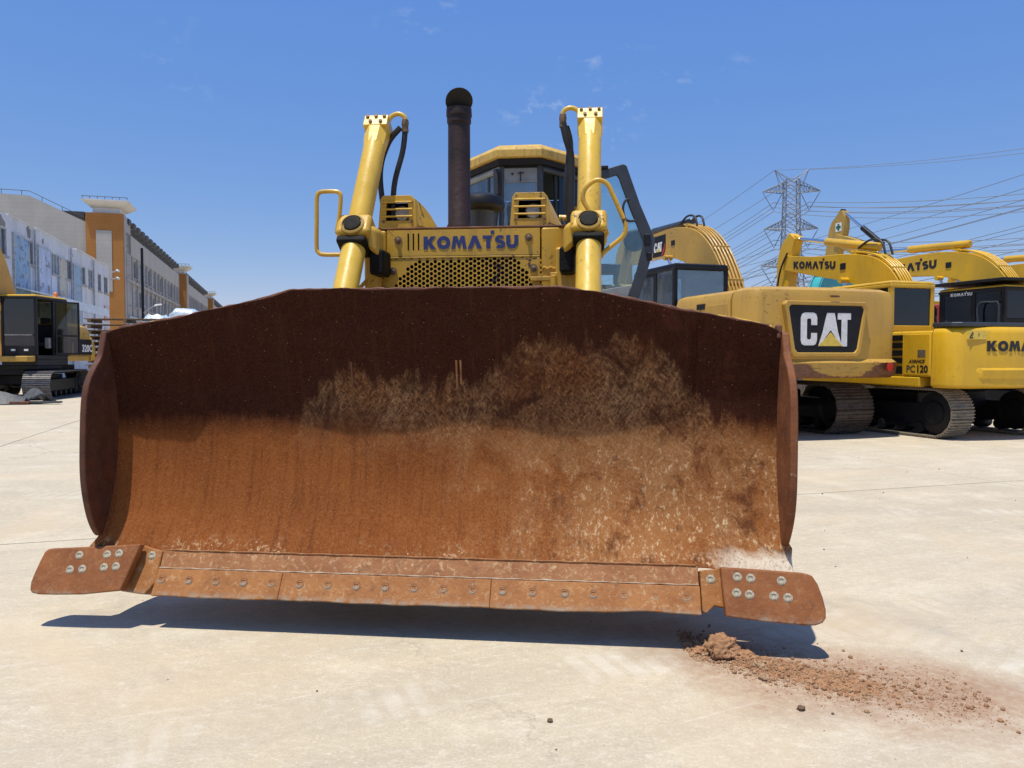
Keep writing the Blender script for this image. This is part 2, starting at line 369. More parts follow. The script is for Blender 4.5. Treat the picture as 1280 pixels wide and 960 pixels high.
def smooth_tab(tab, x):     # monotone-ish cubic
    for i in range(len(tab) - 1):
        a, p = tab[i]; b, q = tab[i + 1]
        if x <= b or i == len(tab) - 2:
            m0 = (q - tab[i - 1][1]) / (b - tab[i - 1][0]) if i else (q - p) / (b - a)
            m1 = (tab[i + 2][1] - p) / (tab[i + 2][0] - a) if i + 2 < len(tab) else (q - p) / (b - a)
            t = (x - a) / (b - a); h = b - a
            return (2 * t ** 3 - 3 * t * t + 1) * p + (t ** 3 - 2 * t * t + t) * h * m0 + (3 * t * t - 2 * t ** 3) * q + (t ** 3 - t * t) * h * m1

# ------------------------------------------------------------------ lettering
def stroke(path, w, closed=False):
    P = [Vector((p[0], p[1])) for p in path]; n = len(P); L = []; Rr = []
    for i in range(n):
        t = (P[(i + 1) % n] - P[i - 1]) if closed else (P[min(i + 1, n - 1)] - P[max(i - 1, 0)])
        t.normalize(); q = Vector((-t.y, t.x)) * w / 2
        L.append(P[i] + q); Rr.append(P[i] - q)
    quads = []
    for i in range(n if closed else n - 1):
        j = (i + 1) % n; quads.append([tuple(L[i]), tuple(L[j]), tuple(Rr[j]), tuple(Rr[i])])
    return quads
def arc(cx, cy, rx, ry, a0, a1, n=14): return [(cx + rx * math.cos(R(a0 + (a1 - a0) * i / n)), cy + ry * math.sin(R(a0 + (a1 - a0) * i / n))) for i in range(n + 1)]
S_PATH = arc(.42, .70, .27, .175, 35, 270, 12) + arc(.42, .31, .28, .19, 90, -145, 12)[1:]
GLYPH = {   # heavy block capitals: (width, list of outlines)
    'K': (1.0, [[(0, 0), (.33, 0), (.33, 1), (0, 1)], [(.30, .48), (.60, 0), (1.0, 0), (.60, .54), (.96, 1), (.58, 1), (.30, .62)]]),
    'O': (1.05, stroke(arc(.52, .5, .375, .36, 0, 345, 23), .30, True)),
    'M': (1.22, [[(0, 0), (.30, 0), (.38, .62), (.60, .02), (.64, .02), (.84, .62), (.92, 0), (1.22, 0), (1.05, 1), (.76, 1), (.62, .58), (.47, 1), (.17, 1)]]),
    'A': (1.12, [[(0, 0), (.34, 0), (.56, .58), (.78, 0), (1.12, 0), (.72, 1), (.40, 1)]]),
    'T': (.86, [[(0, .74), (.27, .74), (.27, 0), (.59, 0), (.59, .74), (.70, .74), (.70, 1), (0, 1)], [(.62, 1.10), (.90, 1.10), (.90, 1.38), (.62, 1.38)]]),
    'S': (.82, stroke(S_PATH, .27)),
    'U': (.95, stroke([(.16, 1)] + arc(.475, .42, .315, .29, 180, 360, 12) + [(.79, 1)], .31)),
}
def word(mb, text, o, ux, uy, h, depth=.004, gap=.07, squeeze=1.0):
    ux, uy, o = Vector(ux).normalized(), Vector(uy).normalized(), Vector(o); x = 0
    for ch in text:
        w, polys = GLYPH[ch]
        for p in polys: mb.flat([((x + q[0]) * squeeze, q[1]) for q in p], o, ux * h, uy * h, depth)
        x += w + gap
    return x * h * squeeze
def word_len(text, gap=.07): return sum(GLYPH[c][0] + gap for c in text) - gap
def text_mesh(name, s, mat, size, off=0.0, shear=0.0, depth=.003):
    cu = bpy.data.curves.new(name, 'FONT'); cu.body = s; cu.size = size; cu.offset = off; cu.shear = shear; cu.extrude = depth / 2
    cu.resolution_u = 3
    o = bpy.data.objects.new(name, cu); col.objects.link(o)
    dg = bpy.context.evaluated_depsgraph_get(); me = bpy.data.meshes.new_from_object(o.evaluated_get(dg))
    bpy.data.objects.remove(o); bpy.data.curves.remove(cu)
    me.name = name; me.materials.clear(); me.materials.append(mat)
    return me
def place_text(name, s, mat, size, o, ux, uy, parent, **k):
    me = text_mesh(name, s, mat, size, **k)
    ux, uy = Vector(ux).normalized(), Vector(uy).normalized(); n = ux.cross(uy)
    m = Matrix((ux, uy, n)).transposed().to_4x4(); m.translation = Vector(o)
    me.transform(m)
    return link(name, me, parent)
CAT_C = [[(0, .16), (.05, .04), (.16, 0), (.56, 0), (.67, .04), (.72, .16), (.72, .38), (.46, .38), (.46, .22), (.42, .18), (.31, .18), (.27, .22), (.27, .78), (.31, .82), (.42, .82), (.46, .78), (.46, .62), (.72, .62), (.72, .84), (.67, .96), (.56, 1), (.16, 1), (.05, .96), (0, .84)]]
def logo(parent, o, ux, uy, h, sx=.82):
    """black badge lettering: tall condensed C A T with a yellow triangle under the A"""
    ux, uy, o = Vector(ux).normalized() * h * sx, Vector(uy).normalized() * h, Vector(o)
    w = MB()
    for p in CAT_C: w.flat(p, o, ux, uy, .006)
    w.flat([(.80, 0), (.98, .42), (1.16, 1.0), (1.50, 1.0), (1.66, .42), (1.84, 0), (1.80, 0), (1.33, .47), (.84, 0)], o, ux, uy, .006)
    w.flat([(1.62, 1.0), (1.62, .80), (1.80, .80), (1.80, .03), (1.86, -.03), (2.06, -.03), (2.06, .80), (2.22, .80), (2.22, 1.0)], o + ux * .02, ux, uy, .006)
    w.build('lettering', M['white_ink'], parent)
    t = MB(); t.flat([(.78, -.02), (1.33, .40), (1.88, -.02)], o, ux, uy, .008); t.build('triangle_mark', M['yellow_ink'], parent)

# ------------------------------------------------------------------ ground
def ground_mat(name):
    g = G(name); p = g.pos(); x, y, z = g.sep(p)[:3]
    rot = g.map(p, rot=(0, 0, R(-17)))
    big = g.noise(p, .22, 5, .6); mid = g.noise(p, 1.6, 7, .65); fine = g.noise(p, 38, 6, .7)
    drag = g.noise(g.map(rot, (.55, 3.2, 1), rot=(0, 0, R(80))), 1.6, 6, .62, .5)
    c = g.mix(g.rng(big, .35, .68), (.475, .405, .282), (.56, .485, .350))
    c = g.mix(g.rng(drag, .40, .68, 0, .55), c, (.42, .36, .265))
    c = g.mix(g.rng(mid, .50, .70, 0, .65), c, (.63, .565, .43))
    c = g.mix(g.rng(g.noise(p, 5.2, 6, .7), .56, .74, 0, .40), c, (.36, .31, .24))
    c = g.mix(g.rng(fine, .55, .75, 0, .35), c, (.36, .315, .25))
    for sc, ro, th in ((5, 72, .63), (6, -58, .65), (4, 64, .64)):      # scrape marks left by steel tracks
        s_ = g.noise(g.map(g.map(p, rot=(0, 0, R(ro))), (sc * 7, sc * .28, 1)), 1, 3, .55)
        c = g.mix(g.rng(s_, th, th + .10, 0, .42), c, (.66, .61, .52))
    sp1 = g.noise(p, 75, 5, .75); sp2 = g.noise(g.map(p, (1, 1.5, 1), rot=(0, 0, R(25))), 17, 6, .7)
    c = g.mix(g.rng(sp1, .50, .68, 0, .42), c, (.33, .275, .20)); c = g.mix(g.rng(sp1, .47, .34, 0, .40), c, (.70, .64, .53))
    c = g.mix(g.rng(sp2, .52, .70, 0, .42), c, (.37, .315, .24)); c = g.mix(g.rng(sp2, .46, .32, 0, .45), c, (.68, .63, .53))
    pit = g.rng(g.noise(p, 120, 3, .7), .64, .72, 0, .6)
    c = g.mix(pit, c, (.24, .19, .14))
    crk = g.n.new('ShaderNodeTexVoronoi'); crk.feature = 'DISTANCE_TO_EDGE'; crk.inputs['Scale'].default_value = .21
    wob = g.n.new('ShaderNodeVectorMath'); wob.operation = 'ADD'; g.l.new(p, wob.inputs[0])
    nz = g.n.new('ShaderNodeTexNoise'); nz.inputs['Scale'].default_value = 1.1; nz.inputs['Detail'].default_value = 8; nz.inputs['Roughness'].default_value = .65; g.l.new(p, nz.inputs['Vector']); g.l.new(nz.outputs['Color'], wob.inputs[1]); g.l.new(wob.outputs[0], crk.inputs['Vector'])
    c = g.mix(g.math('MULTIPLY', g.rng(crk.outputs['Distance'], .0028, .0008, 0, .5), g.rng(big, .42, .56)), c, (.20, .165, .125))
    # faint bars pressed in by passing tracks
    for ang, off, half, sp_ in ((-22, 1.55, .17, 9.0), (-22, 3.10, .17, 9.0), (48, 4.2, .20, 8.0), (6, 7.4, .22, 7.0)):
        q = g.sep(g.map(p, rot=(0, 0, R(ang))))
        u_ = g.math('ABSOLUTE', g.math('SUBTRACT', q[1], off)); band = g.rng(u_, half, half - .03)
        bars = g.rng(g.math('PINGPONG', g.math('MULTIPLY', q[0], sp_), .5), .12, .26)
        f_ = g.math('MULTIPLY', g.math('MULTIPLY', band, bars), g.rng(mid, .45, .62, 0, .45))
        c = g.mix(f_, c, (.66, .61, .51)); c = g.mix(g.math('MULTIPLY', band, .16), c, (.36, .31, .235))
    st_ = g.rng(g.noise(p, .75, 6, .7, .4), .58, .70, 0, .50)
    c = g.mix(st_, c, (.30, .265, .225))
    c = g.mix(g.rng(g.noise(g.map(p, loc=(31, 7, 0)), .6, 5, .65, .5), .50, .66, 0, .45), c, (.56, .44, .285))
    # red-brown earth trodden into the concrete beside the right end of the blade
    dx = g.math('SUBTRACT', x, 1.55); dy = g.math('SUBTRACT', g.math('ADD', y, g.math('MULTIPLY', g.math('SUBTRACT', x, 1.55), .45)), 3.30)
    dd = g.math('SQRT', g.math('ADD', g.math('POWER', g.math('MULTIPLY', dx, .80), 2.0), g.math('POWER', g.math('MULTIPLY', dy, 1.6), 2.0)))
    dm = g.rng(g.math('ADD', dd, g.math('MULTIPLY', g.math('SUBTRACT', mid, .5), 1.5)), 1.0, .30)
    c = g.mix(g.math('MULTIPLY', dm, g.rng(g.noise(p, 24, 6, .7), .3, .6, .35, .92)), c, (.29, .150, .080))
    dm2 = g.math('MULTIPLY', g.rng(x, .6, 3.0), g.rng(y, 5.5, 3.4))
    c = g.mix(g.math('MULTIPLY', dm2, g.rng(g.noise(p, .9, 5, .6), .45, .68, 0, .6)), c, (.42, .29, .19))
    h = g.math('ADD', g.math('MULTIPLY', fine, .5), g.math('ADD', g.math('MULTIPLY', drag, .8), g.math('MULTIPLY', pit, -.4)))
    g.bump(h, .35, .012)
    return g.fin(c, g.rng(mid, .3, .7, .75, .95), 0, .25)
M['ground'] = ground_mat('dusty_concrete')
M['joint'] = plain('joint_dirt', (.17, .14, .105), .95)
gm = MB(); gm.add([(-900, -60, -.012), (900, -60, -.012), (900, 1500, -.012), (-900, 1500, -.012)], [(0, 1, 2, 3)])
ground = structure(gm.build('ground', M['ground']))
A17 = R(17); AX = Vector((math.cos(A17), math.sin(A17), 0)); AY = Vector((-math.sin(A17), math.cos(A17), 0))
sm = MB().box((0, 0, -.004), (11.982, 4.982, .009)); slab_me = sm.build('concrete_slab', M['ground'], mesh_only=True)
for i in range(-4, 5):
    for j in range(-2, 9):
        a = 7.81 + 12 * (i - .5); b = 6.7 + 5 * (j - .5)
        p = AX * a + AY * b
        link('concrete_slab', slab_me, ground, .004, 1, (p.x, p.y, random.uniform(-.0012, .0012) - .0005), (0, 0, A17))
jm = MB(); jq = [AX * (7.81 - 53.8) + AY * (6.7 - 12.3), AX * (7.81 + 41.8) + AY * (6.7 - 12.3), AX * (7.81 + 41.8) + AY * (6.7 + 42.3), AX * (7.81 - 53.8) + AY * (6.7 + 42.3)]
jm.add([(q.x, q.y, -.0095) for q in jq], [(0, 1, 2, 3)]); jm.build('joint_filler', M['joint'], ground)

# ------------------------------------------------------------------ the bulldozer
DZ = thing('bulldozer', 'yellow bulldozer with a wide rusty blade facing us and its cab door open', 'bulldozer', (-.46, 3.85, .05), R(-6.3))
PROF = [(.33, .14), (.42, .205), (.55, .275), (.75, .335), (.95, .36), (1.2, .348), (1.4, .308), (1.55, .270), (1.75, .222)]
def wing(x): return -.25 * max(0, abs(x) - 1.40)
def face_y(x, z): return smooth_tab(PROF, z) + wing(x)
def top_z(x):
    z = lerp_tab([(-1.81, 1.535), (-1.0, 1.69), (-.765, 1.75), (.69, 1.752), (1.0, 1.70), (1.81, 1.53)], x)
    return z - max(0, (abs(x) - 1.74)) * .35
blade = None
def make_blade():
    xs = [-1.80 + 3.60 * i / 90 for i in range(91)]; NT = 30
    m = MB(); fr = []; bk = []
    for x in xs:
        zt = top_z(x)
        jit = (math.sin(x * 9.1) * .004 + math.sin(x * 23) * .003)
        f = []; b = []
        for k in range(NT + 1):
            t = k / NT; z = .322 + (zt - .322) * t
            y = face_y(x, z) + .0035 * math.sin(x * 5.3 + z * 4) + .002 * math.sin(x * 17 + z * 11)
            if k == NT: z += jit
            xx = x * (1 + (.036 * max(0, min(1, (.44 - z) / .11)) if x < 0 else .020 * max(0, min(1, (.56 - z) / .12))))
            f.append((xx, y, z)); b.append((xx, y + .045, z - (.0 if k < NT else .008)))
        fr.append(f); bk.append(b)
    m.loft([f + b[::-1] for f, b in zip(fr, bk)], cap=True)
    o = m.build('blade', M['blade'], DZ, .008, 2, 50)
    # box sections on the back, and the yellow cap rails of the wings
    r = MB()
    r.prism([(.22, .30), (.62, .40), (.62, .75), (.42, .75)], 'x', -1.7, 1.7)
    r.prism([(.44, 1.1), (.62, 1.15), (.62, 1.42), (.36, 1.42)], 'x', -1.55, 1.55)
    for x in (-1.5, -.9, -.3, .3, .9, 1.5): r.bb(x - .02, x + .02, .44, .60, .752, 1.13)
    r.build('back_rib', M['yellow'], o, .01)
    for s in (-1, 1):
        q = MB(); pts = []
        for x in ((1.795, 1.74, 1.66, 1.58) if s < 0 else (1.76, 1.66, 1.58, 1.50)):
            pts.append((s * x, face_y(x, top_z(x)) + .08, top_z(x) + (.0)))
        q.tube(pts, .014, 8); q.build('cap_rail', M['yellow'], o)
    t = MB(); t.bb(1.772, 1.80, .185, .245, 1.48, 1.550); t.build('lifting_lug', M['rust'], o, .012)
    # end plates
    for s in (-1, 1):
        front = [(.175, 1.528), (.155, 1.46), (.13, 1.39), (.08, 1.33), (.025, 1.25), (-.005, 1.14), (-.02, .95), (-.025, .78), (-.012, .66), (.018, .54), (.055, .46), (.09, .415)]
        if s > 0: front = [(.175, 1.505), (.15, 1.44), (.13, 1.39), (.07, 1.34), (.02, 1.27), (-.01, 1.18), (-.022, 1.0), (-.022, .80), (-.008, .68), (.03, .58), (.09, .49), (.15, .425)]
        fr2 = smooth_path([(p[0], p[1], 0) for p in front], 3)
        back = [(.16 if s < 0 else .21, .415 if s < 0 else .40), (.27, .44), (.38, .62), (.43, .85), (.43, 1.15), (.38, 1.38), (.27, 1.52)]
        a, b = (1.795, 1.832) if s > 0 else (-1.832, -1.795)
        MB().prism([(p.x, p.y) for p in fr2] + back, 'x', a, b).build('end_plate', M['plate'] if s < 0 else M['plate_lit'], o, .010)
    # ground-down wear strip, three cutting edge lengths and their bolts
    st = MB()
    nx = [-1.46 + 2.85 * i / 40 for i in range(41)]
    st.loft([[(x, .138 + wing(x), .335), (x, .083, .250), (x, .110, .235), (x, .185, .315)] for x in nx])
    st.build('wear_strip', M['strip'], o, .004)
    MB().bb(-1.60, 1.50, .114, .150, .150, .258).build('light_stop_bar', M['rust'], o)  # hidden bar added to block light through the cutting edge joints
    w = MB(); w.tube([(x, .077, .2545 + .0012 * math.sin(x * 43)) for x in [-1.452 + 2.84 * i / 90 for i in range(91)]], [.0040 + .0018 * math.sin(i * 2.3) for i in range(91)], 6); w.build('polished_lip', M['lip'], o)
    w = MB(); w.tube([(x, .136 + .001 * math.sin(x * 40), .337 + .001 * math.sin(x * 31)) for x in [-1.45 + 2.83 * i / 80 for i in range(81)]], .0045, 6)
    w.build('weld_bead', M['strip'], o)
    for a, b in ((-1.452, -.7573), (-.7567, .3497), (.3503, 1.392)):
        e = MB(); n = max(6, int((b - a) / .06)); L = []
        for i in range(n + 1):
            x = a + (b - a) * i / n; dz = .002 * math.sin(x * 7.3) + .002 * math.sin(x * 23 + 1) + (.010 if x > .9 else 0) * math.sin((x - .9) * 6)
            L.append([(x, .066, .254), (x, -.012, .131 + dz), (x, .012, .120 + dz), (x, .100, .234)])
        e.loft(L); e.build('cutting_edge', M['edge'], o, .005)
    nrm = Vector((0, -.123, .078)).normalized(); nrm = Vector((0, -.845, .535))
    bm_ = MB().lathe([(.0185, -.02), (.0185, .0005), (.0175, .0025), (.012, .0028), (.0105, -.001), (0, -.001)], (0, 0, 0), nrm, 14).build('edge_bolt', M['edge'], mesh_only=True)
    cp = MB().lathe([(.0225, -.02), (.0225, .0008), (.0203, .0008), (.0203, -.02)], (0, 0, 0), nrm, 16).build('bolt_seat', M['edge'], mesh_only=True)
    for i in range(19):
        x = -1.415 + i * .1522
        if i == 14: x += .01
        if abs(x + .757) < .035 or abs(x - .35) < .035: x += .05
        z = .205; y = .066 - .078 * (.254 - z) / .123
        link('edge_bolt', bm_, o, loc=(x, y - .001, z)); link('bolt_seat', cp, o, loc=(x, y - .001, z))
    # end bits, their adaptor blocks and round bolt heads
    def bity(z): return -.065 + (z - .135) * .49
    outl = [(-2.104, .150), (-2.112, .19), (-2.106, .235), (-2.095, .29), (-2.083, .335), (-2.066, .348), (-2.045, .352), (-1.80, .368), (-1.544, .386), (-1.570, .27), (-1.597, .163), (-1.80, .140), (-1.95, .134), (-2.05, .133), (-2.085, .138)]
    outr = [(1.487, .357), (1.68, .351), (1.866, .343), (1.895, .340), (1.92, .330), (1.942, .295), (1.958, .24), (1.966, .19), (1.962, .155), (1.945, .135), (1.91, .123), (1.85, .122), (1.68, .130), (1.499, .146), (1.492, .25)]
    boltsl = [(-1.876, .324), (-1.72, .331), (-1.654, .338), (-1.908, .254), (-1.839, .259), (-1.719, .270), (-1.653, .276)]
    boltsr = [(1.565, .317), (1.627, .313), (1.772, .306), (1.556, .248), (1.616, .243), (1.730, .240), (1.795, .235)]
    n2 = Vector((0, -.898, .44))
    bh = MB().lathe([(.0225, -.01), (.0225, .0006), (.0205, .002), (.011, .003), (.009, .0), (0, .0)], (0, 0, 0), n2, 16).build('bit_bolt', M['bolt'], mesh_only=True)
    for outline, bolts in ((outl, boltsl), (outr, boltsr)):
        m = MB(); n = len(outline)
        m.add([(x, bity(z), z) for x, z in outline] + [(x, bity(z) + .050, z - .012) for x, z in outline],
              [tuple(range(n)), tuple(range(n, 2 * n))[::-1]] + [(i, (i + 1) % n, n + (i + 1) % n, n + i) for i in range(n)])
        m.build('end_bit', M['bit'], o, .010, 3)
        for x, z in bolts:
            link('bit_bolt', bh, o, loc=(x, bity(z) - .0005, z), rot=(0, 0, 0))
    for pts, bx in (([(-1.600, .372), (-1.518, .350), (-1.4525, .338), (-1.4525, .19), (-1.50, .128), (-1.64, .140)], (-1.508, .315)), ([(1.396, .322), (1.47, .330), (1.50, .34), (1.51, .16), (1.46, .168), (1.42, .135), (1.398, .140)], (1.446, .285))):
        m = MB(); n = len(pts); f = lambda z: .012 + (z - .135) * .49
        m.add([(x, f(z), z) for x, z in pts] + [(x, f(z) + .09, z - .03) for x, z in pts],
              [tuple(range(n)), tuple(range(n, 2 * n))[::-1]] + [(i, (i + 1) % n, n + (i + 1) % n, n + i) for i in range(n)])
        m.build('adaptor_block', M['edge'], o, .008)
        link('adaptor_bolt', bh, o, loc=(bx[0], f(bx[1]) - .001, bx[1]))
    m = MB(); m.tube([(1.385 + .004 * math.sin(k * 1.3), face_y(1.385, .98 + k * .04) - .001, .98 + k * .04) for k in range(15)], .0055, 6); m.build('weld_seam', M['blade'], o)
    m = MB(); m.tube([(x, face_y(x, top_z(x)) + .022, top_z(x) - .004 + .001 * math.sin(x * 37) + .0015 * math.sin(x * 61)) for x in [-1.74 + 3.48 * i / 120 for i in range(121)]], [.010 + .002 * math.sin(i * 1.9) for i in range(121)], 7); m.build('top_rim', M['rust'], o)
    # wear bars welded on the face
    for x, z0, z1, dx in ((-.46, 1.22, 1.36, .0), (.125, 1.22, 1.37, .0), (.148, 1.24, 1.37, .0)):
        m = MB(); m.tube([(x, face_y(x, z) - .002, z) for z in (z0, z0 + .05, z0 + .1, z1)], .006, 6); m.build('wear_bar', M['strip'] if x > 0 else M['rust'], o)
    return o
blade = make_blade()

# push arms, body, tracks
for s in (-1, 1):
    m = MB(); m.prism([(.5, .45), (3.4, .55), (3.4, .85), (.5, .85)], 'x', s * 1.28 - .11, s * 1.28 + .11); m.bb(s * 1.28 - .12, s * 1.28 + .12, .44, .60, .48, .82)
    m.build('push_arm', M['yellow'], DZ, .02)
shoe_d = MB().box((0, 0, 0), (.56, .205, .02)).bb(-.28, .28, -.100, -.078, .008, .075).build('track_shoe', M['shoe'], mesh_only=True)
def track_path(L, r, pitch):
    per = 2 * L + 2 * math.pi * r; n = int(per / pitch); out = []
    for i in range(n):
        s = per * i / n
        if s < L: out.append((-L / 2 + s, r, 0))
        elif s < L + math.pi * r:
            a = (s - L) / r; out.append((L / 2 + r * math.sin(a), r * math.cos(a), -a))
        elif s < 2 * L + math.pi * r: out.append((L / 2 - (s - L - math.pi * r), -r, math.pi))
        else:
            a = (s - 2 * L - math.pi * r) / r; out.append((-L / 2 - r * math.sin(a), -r * math.cos(a), math.pi - a))
    return out
for s in (-1, 1):
    m = MB(); m.bb(s * 1.0 - .13, s * 1.0 + .13, 1.75, 4.6, .22, .72)
    for y in (1.7, 4.65): m.cyl((s * 1.0 - .1, y, .52), (s * 1.0 + .1, y, .52), .38, n=20)
    tr = m.build('track', M['grease'], DZ, .02); tr.location = (0, 0, -.045)
    for y, z, a in track_path(2.95, .44, .215):
        link('track_shoe', shoe_d, tr, loc=(s * 1.0, 3.175 + y, z + .52), rot=(a, 0, 0))
b = MB(); b.bb(-.55, .55, 1.62, 3.75, .75, 2.225); b.build('engine_hood', M['yellow'], DZ, .04)
b = MB(); b.bb(-.68, .68, 3.7, 6.3, .6, 1.45); b.bb(-1.32, -.62, 3.9, 6.2, 1.08, 1.55); b.bb(.62, 1.32, 3.9, 6.2, 1.08, 1.55); b.build('main_frame', M['yellow'], DZ, .03)
MB().bb(-.66, .66, 1.2, 5.6, .30, .598).build('belly_guard', M['rust'], DZ, .02); MB().bb(-1.15, 1.15, .80, 1.05, .28, .58).build('cross_beam', M['rust'], DZ, .02)
b = MB()
for s in (-1, 1): MB().prism([(4.85, 1.55), (5.1, 2.20), (6.2, 2.20), (6.2, 1.55)], 'x', s * 1.02 - .3, s * 1.02 + .3).build('fender', M['yellow'], DZ, .04)
b = MB(); b.bb(1.06, 1.13, 5.0, 5.1, 2.19, 2.36); b.bb(.90, 1.22, 4.97, 5.06, 2.30, 2.42); b.build('control_box', M['cabgrey'], DZ, .015)

# radiator guard: two corner posts, an upper panel and a perforated lower panel
b = MB(); b.bb(-.660, -.572, 1.45, 1.75, .62, 2.262); b.build('guard_post', M['yellow'], DZ, .022, 3)
b = MB(); b.prism([(.500, 1.45), (.615, 1.45), (.648, 1.47), (.662, 1.50), (.662, 1.75), (.500, 1.75)], 'z', .62, 2.262); b.build('guard_post', M['yellow'], DZ, .018, 3)
for x0, x1 in ((-.655, -.577), (.51, .655)):
    w = MB(); w.tube([(x0 + (x1 - x0) * i / 12, 1.449, 1.985 + .006 * math.sin(i * 1.7)) for i in range(13)], .008, 6); w.build('weld_seam', M['yellow'], DZ)
panel = MB()
X0, X1 = -.566, .494
slots = [(-.422 + i * .036, -.410 + i * .036) for i in range(3)]
zs0, zs1 = 2.115, 2.232
cols = [X0] + [q for s in slots for q in s] + [X1]
for i in range(0, len(cols) - 1):
    if i % 2 == 0: panel.bb(cols[i], cols[i + 1], 1.442, 1.475, 2.078, 2.256)
for a, c in slots:
    panel.bb(a, c, 1.442, 1.475, 2.078, zs0); panel.bb(a, c, 1.442, 1.475, zs1, 2.256)
up = panel.build('upper_panel', M['yellow'], DZ)
d = MB(); d.bb(X0, X1, 1.60, 1.618, .7, 2.25); d.build('radiator_core', M['dark'], DZ)
w = MB(); hgt = .088; tot = word_len('KOMATSU')
word(w, 'KOMATSU', (-.308, 1.4415, 2.122), (1, 0, 0), (0, 0, 1), hgt, .003, squeeze=.655 / (tot * hgt))
w.build('lettering', M['blue_ink'], up)
hex_b = MB().lathe([(.026, 0), (.026, .004), (.016, .004), (.016, .018), (.010, .021), (0, .021)], (0, 0, 0), (0, -1, 0), 6).lathe([(.027, -.002), (.027, .005), (.0, .006)], (0, 0, 0), (0, -1, 0), 16).build('panel_bolt', M['brownbolt'], mesh_only=True)
for x, z in ((-.486, 2.187), (.418, 2.192)): link('panel_bolt', hex_b, up, loc=(x, 1.441, z))
# perforated sheet: lattice of diamond cells, each with a round hole unless outside the screened area
gr = MB(); gr.bb(X0, X1, 1.445, 1.458, 1.25, 1.436); pitchx, pitchz = .0549, .0328
def holed(x, z):
    top = lerp_tab([(-.56, 1.76), (-.535, 1.84), (-.46, 1.97), (-.40, 2.035), (-.36, 2.062), (.30, 2.07), (.345, 2.04), (.40, 1.985), (.475, 1.83), (.49, 1.76)], x)
    return z < top - .012 and -.545 < x < .478
ix = 0; gy0, gy1 = 1.445, 1.458
rad = .0131
for i in range(-11, 10):
    for half in (0, 1):
        for j in range(0, 19):
            x = -.036 + i * pitchx + half * pitchx / 2; z = 2.054 - j * pitchz - half * pitchz / 2
            if x < X0 - .03 or x > X1 + .03: continue
            dia = [(pitchx / 2, 0), (0, pitchz / 2), (-pitchx / 2, 0), (0, -pitchz / 2)]
            if not holed(x, z):
                gr.add([(x + p[0], gy0, z + p[1]) for p in dia], [(0, 1, 2, 3)]); continue
            out = []
            for a in range(4):
                p, q = dia[a], dia[(a + 1) % 4]
                for t in (0, 1 / 3, 2 / 3): out.append((p[0] + (q[0] - p[0]) * t, p[1] + (q[1] - p[1]) * t))
            inn = [(rad * math.cos(2 * math.pi * k / 12), rad * math.sin(2 * math.pi * k / 12)) for k in range(12)]
            vs = [(x + p[0], gy0, z + p[1]) for p in out] + [(x + p[0], gy0, z + p[1]) for p in inn] + [(x + p[0], gy1, z + p[1]) for p in inn]
            gr.add(vs, [(k, (k + 1) % 12, 12 + (k + 1) % 12, 12 + k) for k in range(12)] + [(12 + k, 12 + (k + 1) % 12, 24 + (k + 1) % 12, 24 + k) for k in range(12)])
grille = gr.build('grille', M['yellow'], DZ)
fr = MB(); fr.bb(X0, X1, 1.441, 1.475, 2.062, 2.074); fr.bb(X0, -.540, 1.442, 1.474, 1.25, 2.06); fr.bb(.472, X1, 1.442, 1.474, 1.25, 2.06); fr.build('grille_frame', M['yellow'], grille, .003)
for x, z in ((-.523, 1.975), (.452, 1.985)): link('panel_bolt', hex_b, grille, loc=(x, 1.439, z))
lat = MB(); lat.bb(.43, .60, 1.415, 1.440, 1.895, 1.925); lat.bb(.565, .615, 1.40, 1.449, 1.80, 1.95); lat.cyl((.59, 1.39, 1.80), (.59, 1.39, 1.93), .020); lat.build('panel_latch', M['yellow'], DZ, .005)
hz = MB(); hz.bb(-.66, .66, 1.455, 1.80, 2.2635, 2.2755); hz.build('hood_lip', M['rust'], DZ, .004)

